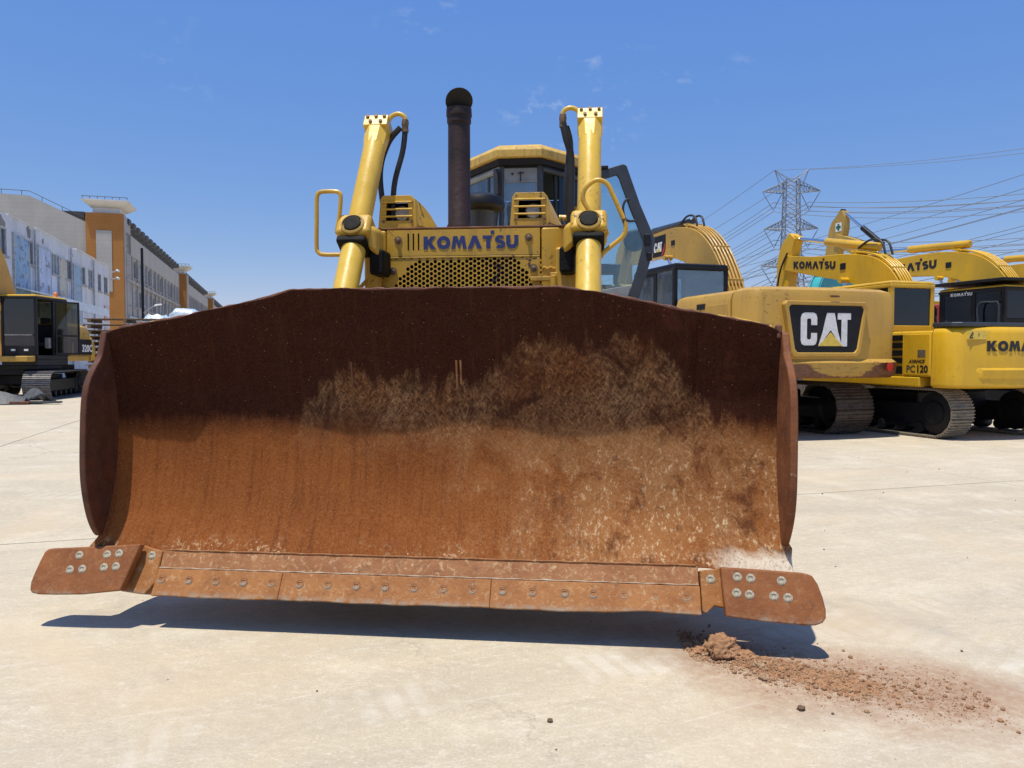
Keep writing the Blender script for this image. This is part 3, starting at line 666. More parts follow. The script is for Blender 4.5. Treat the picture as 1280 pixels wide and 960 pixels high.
# headlight boxes on the hood
for x0, x1, side in ((-.722, -.425, 1), (.250, .545, 1)):
    zb, zt = 2.322, 2.560; sl = .022
    m = MB()
    o_ = [(x0 + sl * .2, zb), (x1 - .0, zb), (x1 - sl, zt - .03), (x1 - sl - .025, zt), (x0 + sl + .02, zt), (x0 + sl, zt - .03)]
    i_ = [(x0 + .062, zb + .055), (x1 - .062, zb + .055), (x1 - .068, zt - .058), (x1 - .085, zt - .042), (x0 + .085, zt - .042), (x0 + .068, zt - .058)]
    m.ring(o_, i_, 'y', 1.75, 1.768)
    # shell behind the frame
    oo = [(p[0], p[1]) for p in o_]; ib = [((p[0] - (x0 + x1) / 2) * .93 + (x0 + x1) / 2, (p[1] - 2.44) * .93 + 2.44) for p in o_]
    m.ring(oo, ib, 'y', 1.7685, 1.95)
    hb = m.build('headlight_box', M['yellow'], DZ, .004)
    q = MB(); q.prism([(x0 + .02, zb + .01), (x1 - .02, zb + .01), (x1 - .03, zt - .02), (x0 + .03, zt - .02)], 'y', 1.94, 1.955); q.build('back_plate', M['dark'], hb)
    q = MB(); q.prism([(x1 - .004, 1.77), (x1 + .085, 2.0), (x1 + .085, 2.25), (x1 - .05, 2.25), (x1 - .05, 1.96)], 'z', zb - .04, zb + .02)
    q.loft([[(x1 - .002, 1.772, zb + .02), (x1 + .083, 2.0, zb + .02), (x1 + .083, 2.24, zb + .02), (x1 - .05, 2.24, zb + .02)], [(x1 - .03, 1.80, zt - .01), (x1 - .012, 2.0, zt - .03), (x1 - .012, 2.24, zt - .05), (x1 - .07, 2.24, zt - .05)]])
    q.build('side_cheek', M['yellow'], hb, .006)
    for k in range(3):
        z = zb + .085 + k * .052
        MB().tube([(x0 + .035, 1.748, z), (x1 - .035, 1.748, z)], .0075, 8).build('guard_bar', M['yellow_clean'], hb)
    for z in (zb + .05, zb + .19):
        for x in (x0 + .045, x1 - .04): MB().lathe([(.012, 0), (.012, .008), (0, .010)], (x, 1.752, z), (0, -1, 0), 6).build('box_bolt', M['brownbolt'], hb)
    MB().lathe([(.0, .0), (.05, .012), (.062, .03), (.062, .08)], ((x0 + x1) / 2 + .02, 1.80, zb + .115), (0, 1, 0), 18).build('headlight', M['lamp'], hb)
    MB().bb(x0 + .03, x1 - .03, 1.80, 2.1, 2.276, zb + .005).build('mounting_foot', M['yellow'], hb)

# exhaust stack with its flap, pre-cleaner
m = MB(); m.lathe([(.092, 2.21), (.092, 2.37), (.098, 2.375), (.098, 2.40), (.088, 2.42), (.086, 3.19), (.094, 3.20), (.094, 3.245), (.100, 3.25), (.100, 3.262), (.098, 3.31), (.080, 3.31), (.080, 3.0)], (-.195, 2.2, 0), (0, 0, 1), 28)
ex = m.build('exhaust_stack', M['stack'], DZ)
cm = MB(); d_ = Vector((.22, -.70, -.62)).normalized(); cm.lathe([(0, .004), (.092, .004), (.096, .0), (.104, .0), (.106, .012), (0, .022)], (-.188, 2.16, 3.36), d_, 28); cm.cyl((-.195, 2.28, 3.31), (-.19, 2.19, 3.36), .014); cm.build('rain_flap', M['stackcap'], ex)
m = MB(); m.lathe([(.12, 2.2), (.115, 2.62), (.13, 2.66)], (-.13, 2.9, 0), (0, 0, 1), 24)
pc = m.build('pre_cleaner', M['cabgrey'], DZ)
MB().lathe([(.13, 2.64), (.19, 2.655), (.208, 2.68), (.208, 2.715), (.19, 2.755), (.12, 2.79), (0, 2.80)], (-.13, 2.9, 0), (0, 0, 1), 28).build('cleaner_dome', M['black'], pc)
MB().lathe([(.17, 2.25), (.17, 2.30), (.13, 2.37), (.0, 2.38)], (.13, 3.2, 0), (0, 0, 1), 20).build('filler_dome', M['stack'], DZ)

# lift cylinders with trunnions, hose pipes and hoses
for s, cx in ((-1, -.72), (1, .825)):
    a = Vector((cx, 1.25, 2.2)); up_ = Vector((cx, 1.80, 3.08)); dv = (up_ - a).normalized(); lo = Vector((cx, 1.02, 1.832)); dl = (a - lo).normalized()
    m = MB(); m.lathe([(.074, 0), (.079, .01), (.079, (up_ - a).length - .10), (.083, (up_ - a).length - .06)], a, dv, 28)
    m.lathe([(.0, -1.0), (.080, -1.0), (.080, (a - lo).length)], lo, dl, 28)
    cy = m.build('lift_cylinder', M['yellow_clean'], DZ)
    rd = MB(); rd.cyl(lo - dl * .99, Vector((cx, .60, 1.12)), .045); rd.build('piston_rod', M['chrome'], cy)
    # head block
    rot = dv.to_track_quat('Z', 'X').to_matrix()
    ex_, ey_ = Vector((1, 0, 0)), dv.cross(Vector((1, 0, 0))).normalized()
    fm = Matrix((ex_, ey_, dv)).transposed()
    top = up_ + dv * -.02
    hb = MB(); hb.box(top + dv * -.012, (.178, .17, .10), fm); 
    hb.loft([[top + dv * (-.215) + (ex_ * math.cos(t) + ey_ * math.sin(t)) * .082 for t in [R(22.5 + 45 * q) for q in range(8)]],
             [top + dv * (-.060) + ex_ * p[0] + ey_ * p[1] for p in ((.087, .04), (.04, .084), (-.04, .084), (-.087, .04), (-.087, -.04), (-.04, -.084), (.04, -.084), (.087, -.04))]])
    h_ = hb.build('cylinder_head', M['yellow_clean'], cy, .006)
    fy = -1 if ey_.y > 0 else 1
    for bx, bz in ((-.062, .020), (.0, .022), (.062, .020), (-.035, -.030), (.040, -.030)):
        MB().lathe([(.013, 0), (.013, .012), (0, .014)], top + ex_ * bx + ey_ * (fy * .086) + dv * bz, ey_ * fy, 6).build('head_bolt', M['brownbolt'], h_)
    # port elbow and hoses, on the inner side of each cylinder
    i = -s
    e0 = top + ex_ * (i * .06) + dv * .03
    pth = smooth_path([e0, e0 + Vector((i * .03, .0, .055)), e0 + Vector((i * .085, .0, .075)), e0 + Vector((i * .13, .0, .05)), e0 + Vector((i * .135, .0, .0))], 5)
    MB().tube(pth, .017, 10).build('port_elbow', M['yellow_clean'], cy)
    e1 = Vector(pth[-1])
    MB().lathe([(.024, 0), (.028, -.03), (.024, -.05), (.026, -.09), (.0, -.092)], e1 + Vector((0, 0, .03)), (0, 0, 1), 10).build('hose_fitting', M['brownbolt'], cy)
    if s < 0:
        h1 = [e1 + Vector((-.03, -.02, -.03)), e1 + Vector((-.13, 0, -.14)), e1 + Vector((-.19, .0, -.36)), e1 + Vector((-.155, .02, -.72)), e1 + Vector((-.11, .04, -.98))]
        h2 = [e1 + Vector((0, 0, -.05)), e1 + Vector((-.02, .0, -.20)), e1 + Vector((-.085, .0, -.45)), e1 + Vector((-.10, .02, -.75)), e1 + Vector((-.085, .04, -.98))]
    else:
        h1 = [e1 + Vector((0, 0, -.03)), e1 + Vector((.025, 0, -.14)), e1 + Vector((.06, .02, -.30)), e1 + Vector((.055, .03, -.75)), e1 + Vector((.03, .05, -1.12))]
        h2 = [e1 + Vector((.02, .03, -.05)), e1 + Vector((.05, .03, -.2)), e1 + Vector((.03, .05, -.55)), e1 + Vector((.09, .06, -.9)), e1 + Vector((.08, .08, -1.15))]
    for hh in (h1, h2): MB().tube(smooth_path(hh, 8), .021 if s < 0 else .026, 10).build('hydraulic_hose', M['rubber'], cy)
    # trunnion yoke, bearing cap, greasy underside, bracket to the hood
    yk = MB(); yk.box(a + dv * .015, (.235, .21, .17), fm)
    yk.loft([[a + Vector((i * x, dy, dz)) for x, dy, dz in ((.08, -.08, .07), (.08, -.08, -.09), (.08, .10, -.09), (.08, .10, .07))], [a + Vector((i * x, dy, dz)) for x, dy, dz in ((.165, -.05, .03), (.165, -.05, -.16), (.165, .10, -.16), (.165, .10, .03))]])
    y_ = yk.build('trunnion_yoke', M['yellow'], DZ, .035, 3)
    fd = Vector((.0, -.95, .12)).normalized()
    cc = a + ey_ * (fy * .100) + Vector((-s * .0, 0, .0))
    MB().lathe([(.080, -.02), (.080, .012), (.066, .02), (.066, .008), (.045, .012), (.05, .02), (.03, .026), (.012, .022), (0, .02)], cc, ey_ * fy, 22).build('bearing_cap', M['old_yellow'], y_)
    MB().lathe([(.060, .010), (.056, .022), (.03, .027), (0, .022)], cc, ey_ * fy, 14).build('greasy_hub', M['grease'], y_)
    gz = MB(); gz.box(a - dv * .105, (.20, .19, .055), fm); gz.bb(a.x + i * .14 - .05, a.x + i * .14 + .05, 1.22, 1.42, 1.93, 2.10); gz.build('greasy_packing', M['grease'], y_, .02)
    MB().bb(min(cx, i * -.0 + s * .60), max(cx, s * .60), 1.40, 1.62, 1.55, 2.12).build('trunnion_bracket', M['yellow'], y_, .02)
# handrails
hl = [(-.755, 1.2, 2.06), (-.80, 1.2, 2.062), (-.93, 1.2, 2.064), (-.968, 1.2, 2.08), (-.980, 1.2, 2.118), (-.978, 1.2, 2.28), (-.975, 1.2, 2.435), (-.962, 1.2, 2.470), (-.930, 1.2, 2.480), (-.85, 1.2, 2.479), (-.820, 1.2, 2.468), (-.811, 1.2, 2.435), (-.822, 1.2, 2.31), (-.838, 1.2, 2.21), (-.80, 1.2, 2.195)]
MB().tube(smooth_path(hl, 4), .0145, 10).build('handrail', M['yellow'], DZ)
hr = [(.90, 1.2, 2.150), (.935, 1.2, 2.165), (.928, 1.2, 2.20), (.825, 1.2, 2.325), (.790, 1.2, 2.385), (.790, 1.2, 2.435), (.815, 1.2, 2.475), (.862, 1.2, 2.508), (.905, 1.2, 2.508), (.945, 1.2, 2.480), (.975, 1.2, 2.42), (1.02, 1.2, 2.32), (1.055, 1.2, 2.235), (1.058, 1.2, 2.19), (1.035, 1.2, 2.145), (.98, 1.2, 2.10), (.925, 1.2, 2.055), (.90, 1.2, 2.02)]
MB().tube(smooth_path(hr, 4), .0150, 10).build('handrail', M['yellow'], DZ)
# pipe bracket beside the right headlight box
MB().tube(smooth_path([(.60, 1.9, 2.40), (.68, 1.9, 2.40), (.715, 1.88, 2.43), (.73, 1.88, 2.47)], 5), .022, 10).tube(smooth_path([(.60, 1.9, 2.33), (.68, 1.9, 2.33), (.72, 1.89, 2.36), (.73, 1.88, 2.42)], 5), .018, 10).bb(.715, .755, 1.86, 1.9, 2.33, 2.47).build('pipe_bracket', M['yellow_clean'], DZ)
MB().tube([(.62, 1.8, 2.38), (.75, 1.7, 2.14)], .008, 6).tube([(.60, 1.6, 1.30), (.60, 1.5, 2.0)], .015, 6).tube([(.70, 1.55, 1.4), (.69, 1.52, 2.03)], .018, 8).build('thin_hose', M['rubber'], DZ)
MB().tube([(-.64, 1.40, 1.80), (-.80, 1.3, 1.60)], .018, 8).tube([(-.655, 1.46, 1.98), (-.90, 1.2, 1.62)], .014, 8).build('brace_rod', M['yellow'], DZ)

# cab: faceted grey frame, yellow roof, front and angled side windows
CABP = [(-.20, 4.20), (.20, 4.20), (.70, 4.85), (.70, 5.90), (-.70, 5.90), (-.70, 4.85)]
rp = [(-.235, 4.06), (.235, 4.06), (.79, 4.76), (.79, 6.05), (-.79, 6.05), (-.79, 4.76)]
lo = [(.93 * x, 4.95 + (y - 4.95) * .95) for x, y in rp]
cab = MB().prism(CABP, 'z', 1.4, 2.12).build('cab', M['cabgrey'], DZ, .012)
MB().prism([(x * .97, 5 + (y - 5) * .97) for x, y in CABP], 'z', 3.38, 3.46).build('roof_frame', M['cabgrey'], cab, .012)
rm = MB(); rm.loft([[(x, y, 3.462) for x, y in rp], [(x, y, 3.545) for x, y in rp], [(x * .93, 5 + (y - 5) * .93, 3.60) for x, y in rp]])
rm.build('cab_roof', M['roof_yellow'], cab, .012)
MB().prism(lo, 'z', 3.405, 3.465).build('roof_underside', M['dark'], cab)
hd = MB(); hd.prism([(-.20, 4.188), (.20, 4.188), (.20, 4.26), (-.20, 4.26)], 'z', 3.255, 3.385); hd.build('window_header', M['cablight'], cab, .008)
def pillar(p, q, w=.045, mat='cabgrey'):
    MB().tube([p, q], w, 8).build('pillar', M[mat], cab)
for x, y, w in ((-.20, 4.20, .035), (.20, 4.20, .035), (.70, 4.85, .05), (-.70, 4.85, .05), (.70, 5.90, .05), (-.70, 5.90, .05)): pillar((x, y, 2.1), (x * .98, y + .01, 3.40), w)
pillar((-.35, 4.40, 2.1), (-.35, 4.40, 3.38), .028); pillar((.37, 4.42, 2.1), (.34, 4.40, 3.38), .020, 'rubber')
def quadpane(name, p, q, z0, z1, mat, par, th=.008):
    p, q = Vector((*p, 0)), Vector((*q, 0)); n = (q - p).normalized().cross(Vector((0, 0, 1))) * th
    vs = [p + Vector((0, 0, z0)), q + Vector((0, 0, z0)), q + Vector((0, 0, z1)), p + Vector((0, 0, z1))]
    return MB().add(vs + [v + n for v in vs], [(0, 1, 2, 3), (7, 6, 5, 4), (0, 4, 5, 1), (1, 5, 6, 2), (2, 6, 7, 3), (3, 7, 4, 0)]).build(name, M[mat], par)
quadpane('window', (-.17, 4.205), (.17, 4.205), 2.12, 3.25, 'glass', cab)
MB().ring([(-.19, 2.10), (.19, 2.10), (.19, 3.26), (-.19, 3.26)], [(-.165, 2.13), (.165, 2.13), (.165, 3.235), (-.165, 3.235)], 'y', 4.185, 4.20).build('window_frame', M['cablight'], cab, .004)
quadpane('window', (-.66, 4.80), (-.22, 4.225), 2.12, 3.38, 'glass', cab)
quadpane('window', (.38, 4.43), (.66, 4.80), 2.12, 3.38, 'glass_dark', cab)
quadpane('window', (-.70, 5.85), (-.70, 4.90), 2.12, 3.38, 'glass', cab)
quadpane('window', (.65, 5.90), (-.65, 5.90), 2.2, 3.38, 'glass_dark', cab)
for s in (-1, 1):
    d1 = Vector((s * .50, .65, 0)).normalized(); nrm_ = Vector((s * .65, -.5, 0)).normalized()
    p = Vector((s * .20, 4.20, 0)) + nrm_ * .02; q = Vector((s * .70, 4.85, 0)) + nrm_ * .02
    MB().tube([p + Vector((0, 0, 3.37)), q + Vector((0, 0, 3.37))], .035, 8).build('header_rail', M['cablight'] if s < 0 else M['cabgrey'], cab)
MB().bb(.0 - .26, .26, 5.15, 5.32, 2.1, 3.0).bb(-.16, .16, 5.15, 5.28, 2.98, 3.16).bb(-.26, .26, 4.75, 5.3, 1.9, 2.12).build('seat', M['seat'], cab, .04)
MB().bb(.50, .66, 4.9, 5.4, 2.5, 3.05).build('cab_console', M['dark'], cab, .03)
# wiper gear and folded mirror by the left front pillar
MB().tube([(-.21, 4.16, 3.32), (-.235, 4.13, 3.0), (-.30, 4.12, 2.35)], .020, 6).tube([(-.25, 4.15, 3.36), (-.24, 4.12, 3.1)], .03, 6).build('wiper', M['rubber'], cab)
MB().tube([(.0, 4.17, 3.34), (.0, 4.165, 3.24)], .006, 6).tube([(-.03, 4.17, 3.325), (.035, 4.17, 3.33)], .006, 6).lathe([(.012, 0), (.012, .02), (0, .02)], (-.085, 4.186, 3.32), (0, -1, 0), 8).build('wiper_pivot', M['rubber'], cab)
# open door
def door():
    out = [(.66, 3.385), (.86, 3.405), (1.055, 3.455), (1.09, 3.44), (1.235, 3.03), (1.385, 2.68), (1.392, 2.62), (1.30, 2.28), (1.215, 2.0), (.66, 2.0)]
    inn = [(.73, 3.300), (.88, 3.315), (.985, 3.345), (1.01, 3.31), (1.13, 2.98), (1.262, 2.665), (1.268, 2.62), (1.20, 2.34), (1.11, 2.06), (.73, 2.06)]
    o = MB().ring(out, inn, 'y', 4.43, 4.49).build('cab_door', M['cabgrey'], DZ, .010)
    MB().prism([(p[0], p[1]) for p in inn], 'y', 4.455, 4.463).build('door_glass', M['glass_door'], o)
    MB().prism([(.735, 2.065), (1.108, 2.065), (1.145, 2.19), (.735, 2.125)], 'y', 4.44, 4.452).build('lower_panel', M['cablight'], o, .004)
    MB().tube(smooth_path([(1.115, 4.42, 3.085), (1.075, 4.40, 3.06), (1.055, 4.395, 2.98), (1.075, 4.395, 2.885), (1.115, 4.40, 2.855), (1.185, 4.42, 2.86)], 4), .013, 8).build('door_handle', M['rubber'], o)
    MB().bb(1.275, 1.345, 4.405, 4.43, 2.60, 2.72).bb(1.31, 1.36, 4.405, 4.43, 2.44, 2.53).build('door_latch', M['black'], o, .01)
    MB().bb(.76, .90, 4.41, 4.50, 3.405, 3.44).build('door_hinge', M['black'], o, .008)
    return o
door()
for o_ in (cab, bpy.data.objects['cab_door']): o_.location = (.09, 0, -.06)
ml = MB(); ml.tube([(1.15, 5.0, 2.2), (1.22, 4.95, 2.55), (1.30, 4.9, 2.75)], .05, 8); sl_ = ml.build('side_lamp_bracket', M['cat_yellow'], DZ)
MB().lathe([(.0, .0), (.10, .01), (.125, .04), (.115, .12), (.06, .17), (0, .18)], (1.29, 4.83, 2.66), (0, 1, 0), 20).build('side_lamp', M['cabgrey'], sl_)

# ------------------------------------------------------------------ excavators
def cw_outline(w, T, yf, rc, bulge, d, n=7):
    w -= d; T -= d; pts = [(-w, yf)]
    for cx, a0 in ((-(w - rc), 180), ((w - rc), 270)):
        for i in range(n + 1):
            a = R(a0 + 90 * i / n); pts.append((cx + rc * math.cos(a), -T + bulge + rc + rc * math.sin(a)))
        if cx < 0:
            for i in range(1, 6):
                t = i / 6; x = -(w - rc) + 2 * (w - rc) * t; pts.append((x, -T + bulge * (2 * t - 1) ** 2))
    pts.append((w, yf)); return pts
shoe_cache = {}
def shoe_mesh(width, pitch, mat):
    k = (width, pitch, mat)
    if k not in shoe_cache:
        m = MB().box((0, 0, 0), (width, pitch * .97, .018))
        for q in (-.36, 0, .36): m.prism([(pitch * q - .014, .009), (pitch * q + .014, .009), (pitch * q + .008, .034), (pitch * q - .008, .034)], 'x', -width / 2, width / 2)
        m.bb(-.10, -.04, -pitch * .2, pitch * .12, .0092, .02).bb(.04, .10, -pitch * .2, pitch * .12, .0092, .02)
        shoe_cache[k] = m.build('track_shoe', M[mat], mesh_only=True)
    return shoe_cache[k]
def profile(pts, n=7):      # (y, z, half depth) spine -> closed outline, and its back edge
    P = smooth_path([(p[0], p[1], p[2]) for p in pts], n); L = []; Rr = []
    for i, p in enumerate(P):
        a, b = P[max(i - 1, 0)], P[min(i + 1, len(P) - 1)]
        t = Vector((b.x - a.x, b.y - a.y)).normalized(); q = Vector((-t.y, t.x)) * p.z
        L.append((p.x + q.x, p.y + q.y)); Rr.append((p.x - q.x, p.y - q.y))
    return L, Rr
def hyd(parent, p, q, r, name, barrel, frac=.6, rod='chrome'):
    p, q = Vector(p), Vector(q); d = q - p; m = p + d * frac
    c = MB().lathe([(r * .7, 0), (r, .03), (r, d.length * frac - .03), (r * .8, d.length * frac)], p, d, 14).build(name, M[barrel], parent)
    MB().cyl(m, q, r * .5, n=10).build('rod', M[rod], c); MB().lathe([(r * .9, -.10), (r * .9, .10)], q, (1, 0, 0), 12).build('rod_eye', M[barrel], c)
    return c
def excavator(name, label, S, rz, body, swing=0.0, boom=None, boomx=.15, cabm='black', roofm=None, cwm=None, cw=None, hood=None, cabbox=None, track=None,
              shoe='shoe', glassm='glass_dark', open_door=False, stick=None, carrier='black', hoses=5, boomm=None, boomw=.21, front_y=1.9, decklow=None, group='excavators parked around the yard', armcyl=None, boomcyl=None, xoff=0.0):
    t = thing(name, label, 'excavator', (*S, 0), rz, group)
    W, T, z0, z1 = cw['w'], cw['T'], cw['z0'], cw['z1']
    boomm = boomm or body
    # undercarriage
    L, r, gx, sw, pitch = track['L'], track['r'], track['gx'], track['sw'], track['pitch']
    uc = MB().bb(-gx + .1, gx - .1, -.8, .8, .45, .78).lathe([(.55, .75), (.55, .98)], (0, 0, 0), (0, 0, 1), 24).build('chassis', M[carrier], t, .03)
    uc.rotation_euler = (0, 0, swing)
    sm_ = shoe_mesh(sw, pitch, shoe)
    for s in (-1, 1):
        m = MB().bb(s * gx - .13, s * gx + .13, -L / 2, L / 2, r * .55, r * 1.45)
        tr = m.build('track', M[carrier], t, .02); tr.rotation_euler = (0, 0, swing)
        for y in (-L / 2, L / 2): MB().lathe([(.05, -.20), (r * .45, -.20), (r * .5, -.16), (r * .86, -.14), (r * .86, .14), (r * .5, .16), (.05, .20)], (s * gx, y, r + .03), (1, 0, 0), 20).build('wheel', M[carrier], tr)
        for i in range(6): MB().lathe([(.09, -.16), (.11, -.1), (.11, .1), (.09, .16)], (s * gx, -L / 2 + L * (i + .75) / 6.5, .17), (1, 0, 0), 12).build('roller', M[carrier], tr)
        for y, z, a in track_path(L, r - .012, pitch): link('track_shoe', sm_, tr, loc=(s * gx, y, z + r + .03), rot=(a, 0, 0))
    # deck, counterweight, engine hood
    dk = MB().prism([(-W, -T + .85), (W, -T + .85), (W, front_y - .3), (W - .3, front_y), (-W + .1, front_y), (-W, front_y - .1)], 'z', z0 + .02, z0 + .20)
    dk.build('deck', M[decklow or body], t, .03)
    cwo = MB(); yf = -T + cw.get('len', .75)
    cwo.loft([[(x, y, z) for x, y in cw_outline(W, T, yf, cw.get('rc', .45), cw.get('bulge', .12), d)] for z, d in cw['levels']])
    cwp = cwo.build('counterweight', M[cwm or body], t, .02, 3, ang=50)
    hz0, hz1 = z0 + .205, hood['z']
    hd_ = MB(); hb = hood.get('round', .12)
    prof_ = [(-W + .02, hz0), (W - .02, hz0), (W - .02, hz1 - hb * 1.2), (W - .02 - hb * .3, hz1 - hb * .35), (W - .02 - hb * 1.3, hz1), (-W + .02 + hb * 1.3, hz1), (-W + .02 + hb * .3, hz1 - hb * .35), (-W + .02, hz1 - hb * 1.2)]
    hd_.loft([[(x, y, z) for x, z in prof_] for y in (yf + .012, hood['y'])])
    hp = hd_.build('engine_hood', M[hood.get('m', body)], t, .015, ang=50)
    nd = hood.get('doors', 2); ya, yb = yf + .06, hood['y'] - .06
    for i in range(nd):
        a = ya + (yb - ya) * i / nd + .015; b_ = ya + (yb - ya) * (i + 1) / nd - .015
        MB().bb(-W + .005, -W + .018, a, b_, hz0 + .05, hz1 - hb * 1.5).build('side_door', M[hood.get('dm', hood.get('m', body))], hp, .01)
    for q_ in (cwp, hp): q_.location.x = xoff
    # cab
    x0, x1, y0, y1, c0, c1 = cabbox; zs = c0 + (c1 - c0) * .38
    cm_ = M[cabm]; c = MB()
    c.bb(x0, x1, y0, y1, c0, c0 + .12)
    cabo = c.build('cab', cm_, t, .02)
    def post(p, q, w=.075): MB().box(((Vector(p) + Vector(q)) / 2), (w, w, abs(q[2] - p[2])), None).build('pillar', cm_, cabo, .015)
    pw = .085
    for x, y in ((x0 + pw / 2, y0 + pw / 2), (x1 - pw / 2, y0 + pw / 2), (x0 + pw / 2, y1 - pw / 2), (x1 - pw / 2, y1 - pw / 2)): post((x, y, c0 + .12), (x, y, c1 - .1), pw)
    ym = y0 + (y1 - y0) * .45
    post((x0 + pw / 2, ym, c0 + .12), (x0 + pw / 2, ym, c1 - .1), .07)
    bump_ = hood.get('rearz', zs)
    MB().bb(x0 + .01, x1 - .01, y0 + .01, y0 + .05, c0 + .121, bump_).build('rear_panel', cm_, cabo, .01)
    MB().bb(x1 - .05, x1 - .01, y0 + .09, y1 - .09, c0 + .121, zs).build('side_panel', cm_, cabo, .01)
    MB().bb(x0 + .01, x0 + .05, y0 + .09, ym - .04, c0 + .121, zs).build('side_panel', cm_, cabo, .01)
    MB().bb(x0 + .09, x1 - .09, y1 - .05, y1 - .01, c0 + .121, c0 + .42).build('front_panel', cm_, cabo, .01)
    MB().bb(x0 - .005, x1 + .005, y0 - .01, y1 + .03, c1 - .135, c1 - .06).build('roof_rail', cm_, cabo, .02)
    rf = MB(); rf.loft([[(x0, y0, c1 - .058), (x1, y0, c1 - .058), (x1, y1, c1 - .058), (x0, y1, c1 - .058)], [(x0 + .01, y0 + .01, c1 - .02), (x1 - .01, y0 + .01, c1 - .02), (x1 - .01, y1 - .01, c1 - .02), (x0 + .01, y1 - .01, c1 - .02)], [(x0 + .06, y0 + .06, c1), (x1 - .06, y0 + .06, c1), (x1 - .06, y1 - .06, c1), (x0 + .06, y1 - .06, c1)]])
    rf.build('cab_roof', M[roofm or cabm], cabo, .015)
    zt = c1 - .14
    quadpane('window', (x0 + pw, y0 + .035), (x1 - pw, y0 + .035), bump_ + .005, zt, glassm, cabo)
    quadpane('window', (x1 - .035, y0 + pw), (x1 - .035, y1 - pw), zs + .005, zt, glassm, cabo)
    quadpane('window', (x1 - pw, y1 - .035), (x0 + pw, y1 - .035), c0 + .425, zt, glassm, cabo)
    quadpane('window', (x0 + .035, ym - .04), (x0 + .035, y0 + pw), zs + .005, zt, glassm, cabo)
    def doorset(par, ox, oy, rot):
        # a door leaf: frame, upper pane, lower panel; local y from 0 (hinge) forward
        w = (y1 - pw) - (ym + .035) - .01
        d = MB().ring([(0, c0 + .13), (w, c0 + .13), (w, zt), (0, zt)], [(.06, c0 + .2), (w - .06, c0 + .2), (w - .06, zt - .06), (.06, zt - .06)], 'x', -.02, .02).bb(-.018, .018, .061, w - .061, zs - .04, zs + .02)
        o = d.build('cab_door', cm_, t, .008); o.location = (ox, oy, 0); o.rotation_euler = (0, 0, rot)
        quadpane('window', (0, w - .062), (0, .062), zs + .022, zt - .062, glassm, o)
        quadpane('window', (0, w - .062), (0, .062), c0 + .202, zs - .042, glassm, o)
        MB().bb(-.045, -.022, w - .16, w - .08, zs - .12, zs - .06).build('door_handle', M['steel'], o, .005)
    if open_door: doorset(t, x0 - .03, ym + .0, R(155))
    else: doorset(t, x0 + .03, ym + .04, 0)
    cx_ = (x0 + x1) / 2
    MB().bb(cx_ - .24, cx_ + .24, y0 + .30, y0 + .42, c0 + .55, c0 + 1.15).bb(cx_ - .15, cx_ + .15, y0 + .30, y0 + .40, c0 + 1.17, c0 + 1.38).bb(cx_ - .24, cx_ + .24, y0 + .425, y0 + .90, c0 + .42, c0 + .56).build('seat', M['seat'], cabo, .05)
    for s in (-1, 1): MB().bb(cx_ + s * .36 - .08, cx_ + s * .36 + .08, y0 + .45, y0 + .95, c0 + .35, c0 + .70).build('console', M['seat_grey'] if open_door else M['dark'], cabo, .03)
    # boom, stick, bucket
    if boom:
        Lb, Rb = profile(boom)
        b = MB().prism(Lb + Rb[::-1], 'x', boomx - boomw, boomx + boomw)
        bo = b.build('boom', M[boomm], t, .012)
        # steel lines running up the back of the boom, with clamps
        n = len(Lb)
        for k in range(hoses):
            x = boomx - boomw * .8 + boomw * 1.6 * k / max(1, hoses - 1)
            path = [(x, Lb[0][0] - .30, Lb[0][1] - .1)] + [(x, Lb[i][0] - .015, Lb[i][1] + .05) for i in range(2, int(n * .62))]
            MB().tube(smooth_path(path, 2), .022, 6).build('hydraulic_line', M[boomm], bo)
        for i in (int(n * .2), int(n * .36), int(n * .56)):
            p = Lb[i]; MB().bb(boomx - boomw * .95, boomx + boomw * .95, p[0] - .04, p[0] + .04, p[1] - .02, p[1] + .085).build('line_clamp', M[boomm], bo, .01)
        for yy, zz in boomcyl or []:
            for s in (-1, 1): hyd(t, (boomx + s * (boomw + .10), .9, z0 + .25), (boomx + s * (boomw + .10), yy, zz), .07, 'boom_cylinder', boomm)
        tip = boom[-1]
        if armcyl: hyd(bo, (boomx, armcyl[0], armcyl[1]), (boomx, armcyl[2], armcyl[3]), armcyl[4], 'arm_cylinder', armcyl[5], armcyl[6])
        if stick:
            Ls, Rs = profile(stick, 5)
            so = MB().prism(Ls + Rs[::-1], 'x', boomx - boomw * .72, boomx + boomw * .72).build('stick', M[boomm], t, .012)
            e = stick[-1]; fy = e[0]; fz = e[1]
            bk = MB(); bw = .50
            arcp = [(fy + .0, fz - .05)] + [(fy - .15 + .55 * math.cos(R(a)), fz - .62 + .55 * math.sin(R(a))) for a in range(60, -150, -30)]
            inn_ = [(fy - .03, fz - .12)] + [(fy - .15 + .50 * math.cos(R(a)), fz - .62 + .50 * math.sin(R(a))) for a in range(60, -150, -30)]
            bk.ring(arcp, inn_, 'x', boomx - bw, boomx + bw); bk.prism(inn_, 'x', boomx - bw, boomx - bw + .03).prism(inn_, 'x', boomx + bw - .03, boomx + bw)
            bk.build('bucket', M['shoe'], t, .008)
        return t, bo, cabo, cwp, hp
    return t, None, cabo, cwp, hp
TRK_BIG = dict(L=3.45, r=.435, gx=1.12, sw=.79, pitch=.19)
TRK_SML = dict(L=2.75, r=.41, gx=.98, sw=.52, pitch=.154)
def lv(z0, z1): return [(z0, .05), (z0 + .06, .0), (z1 - .20, .03), (z1 - .07, .07), (z1, .20)]

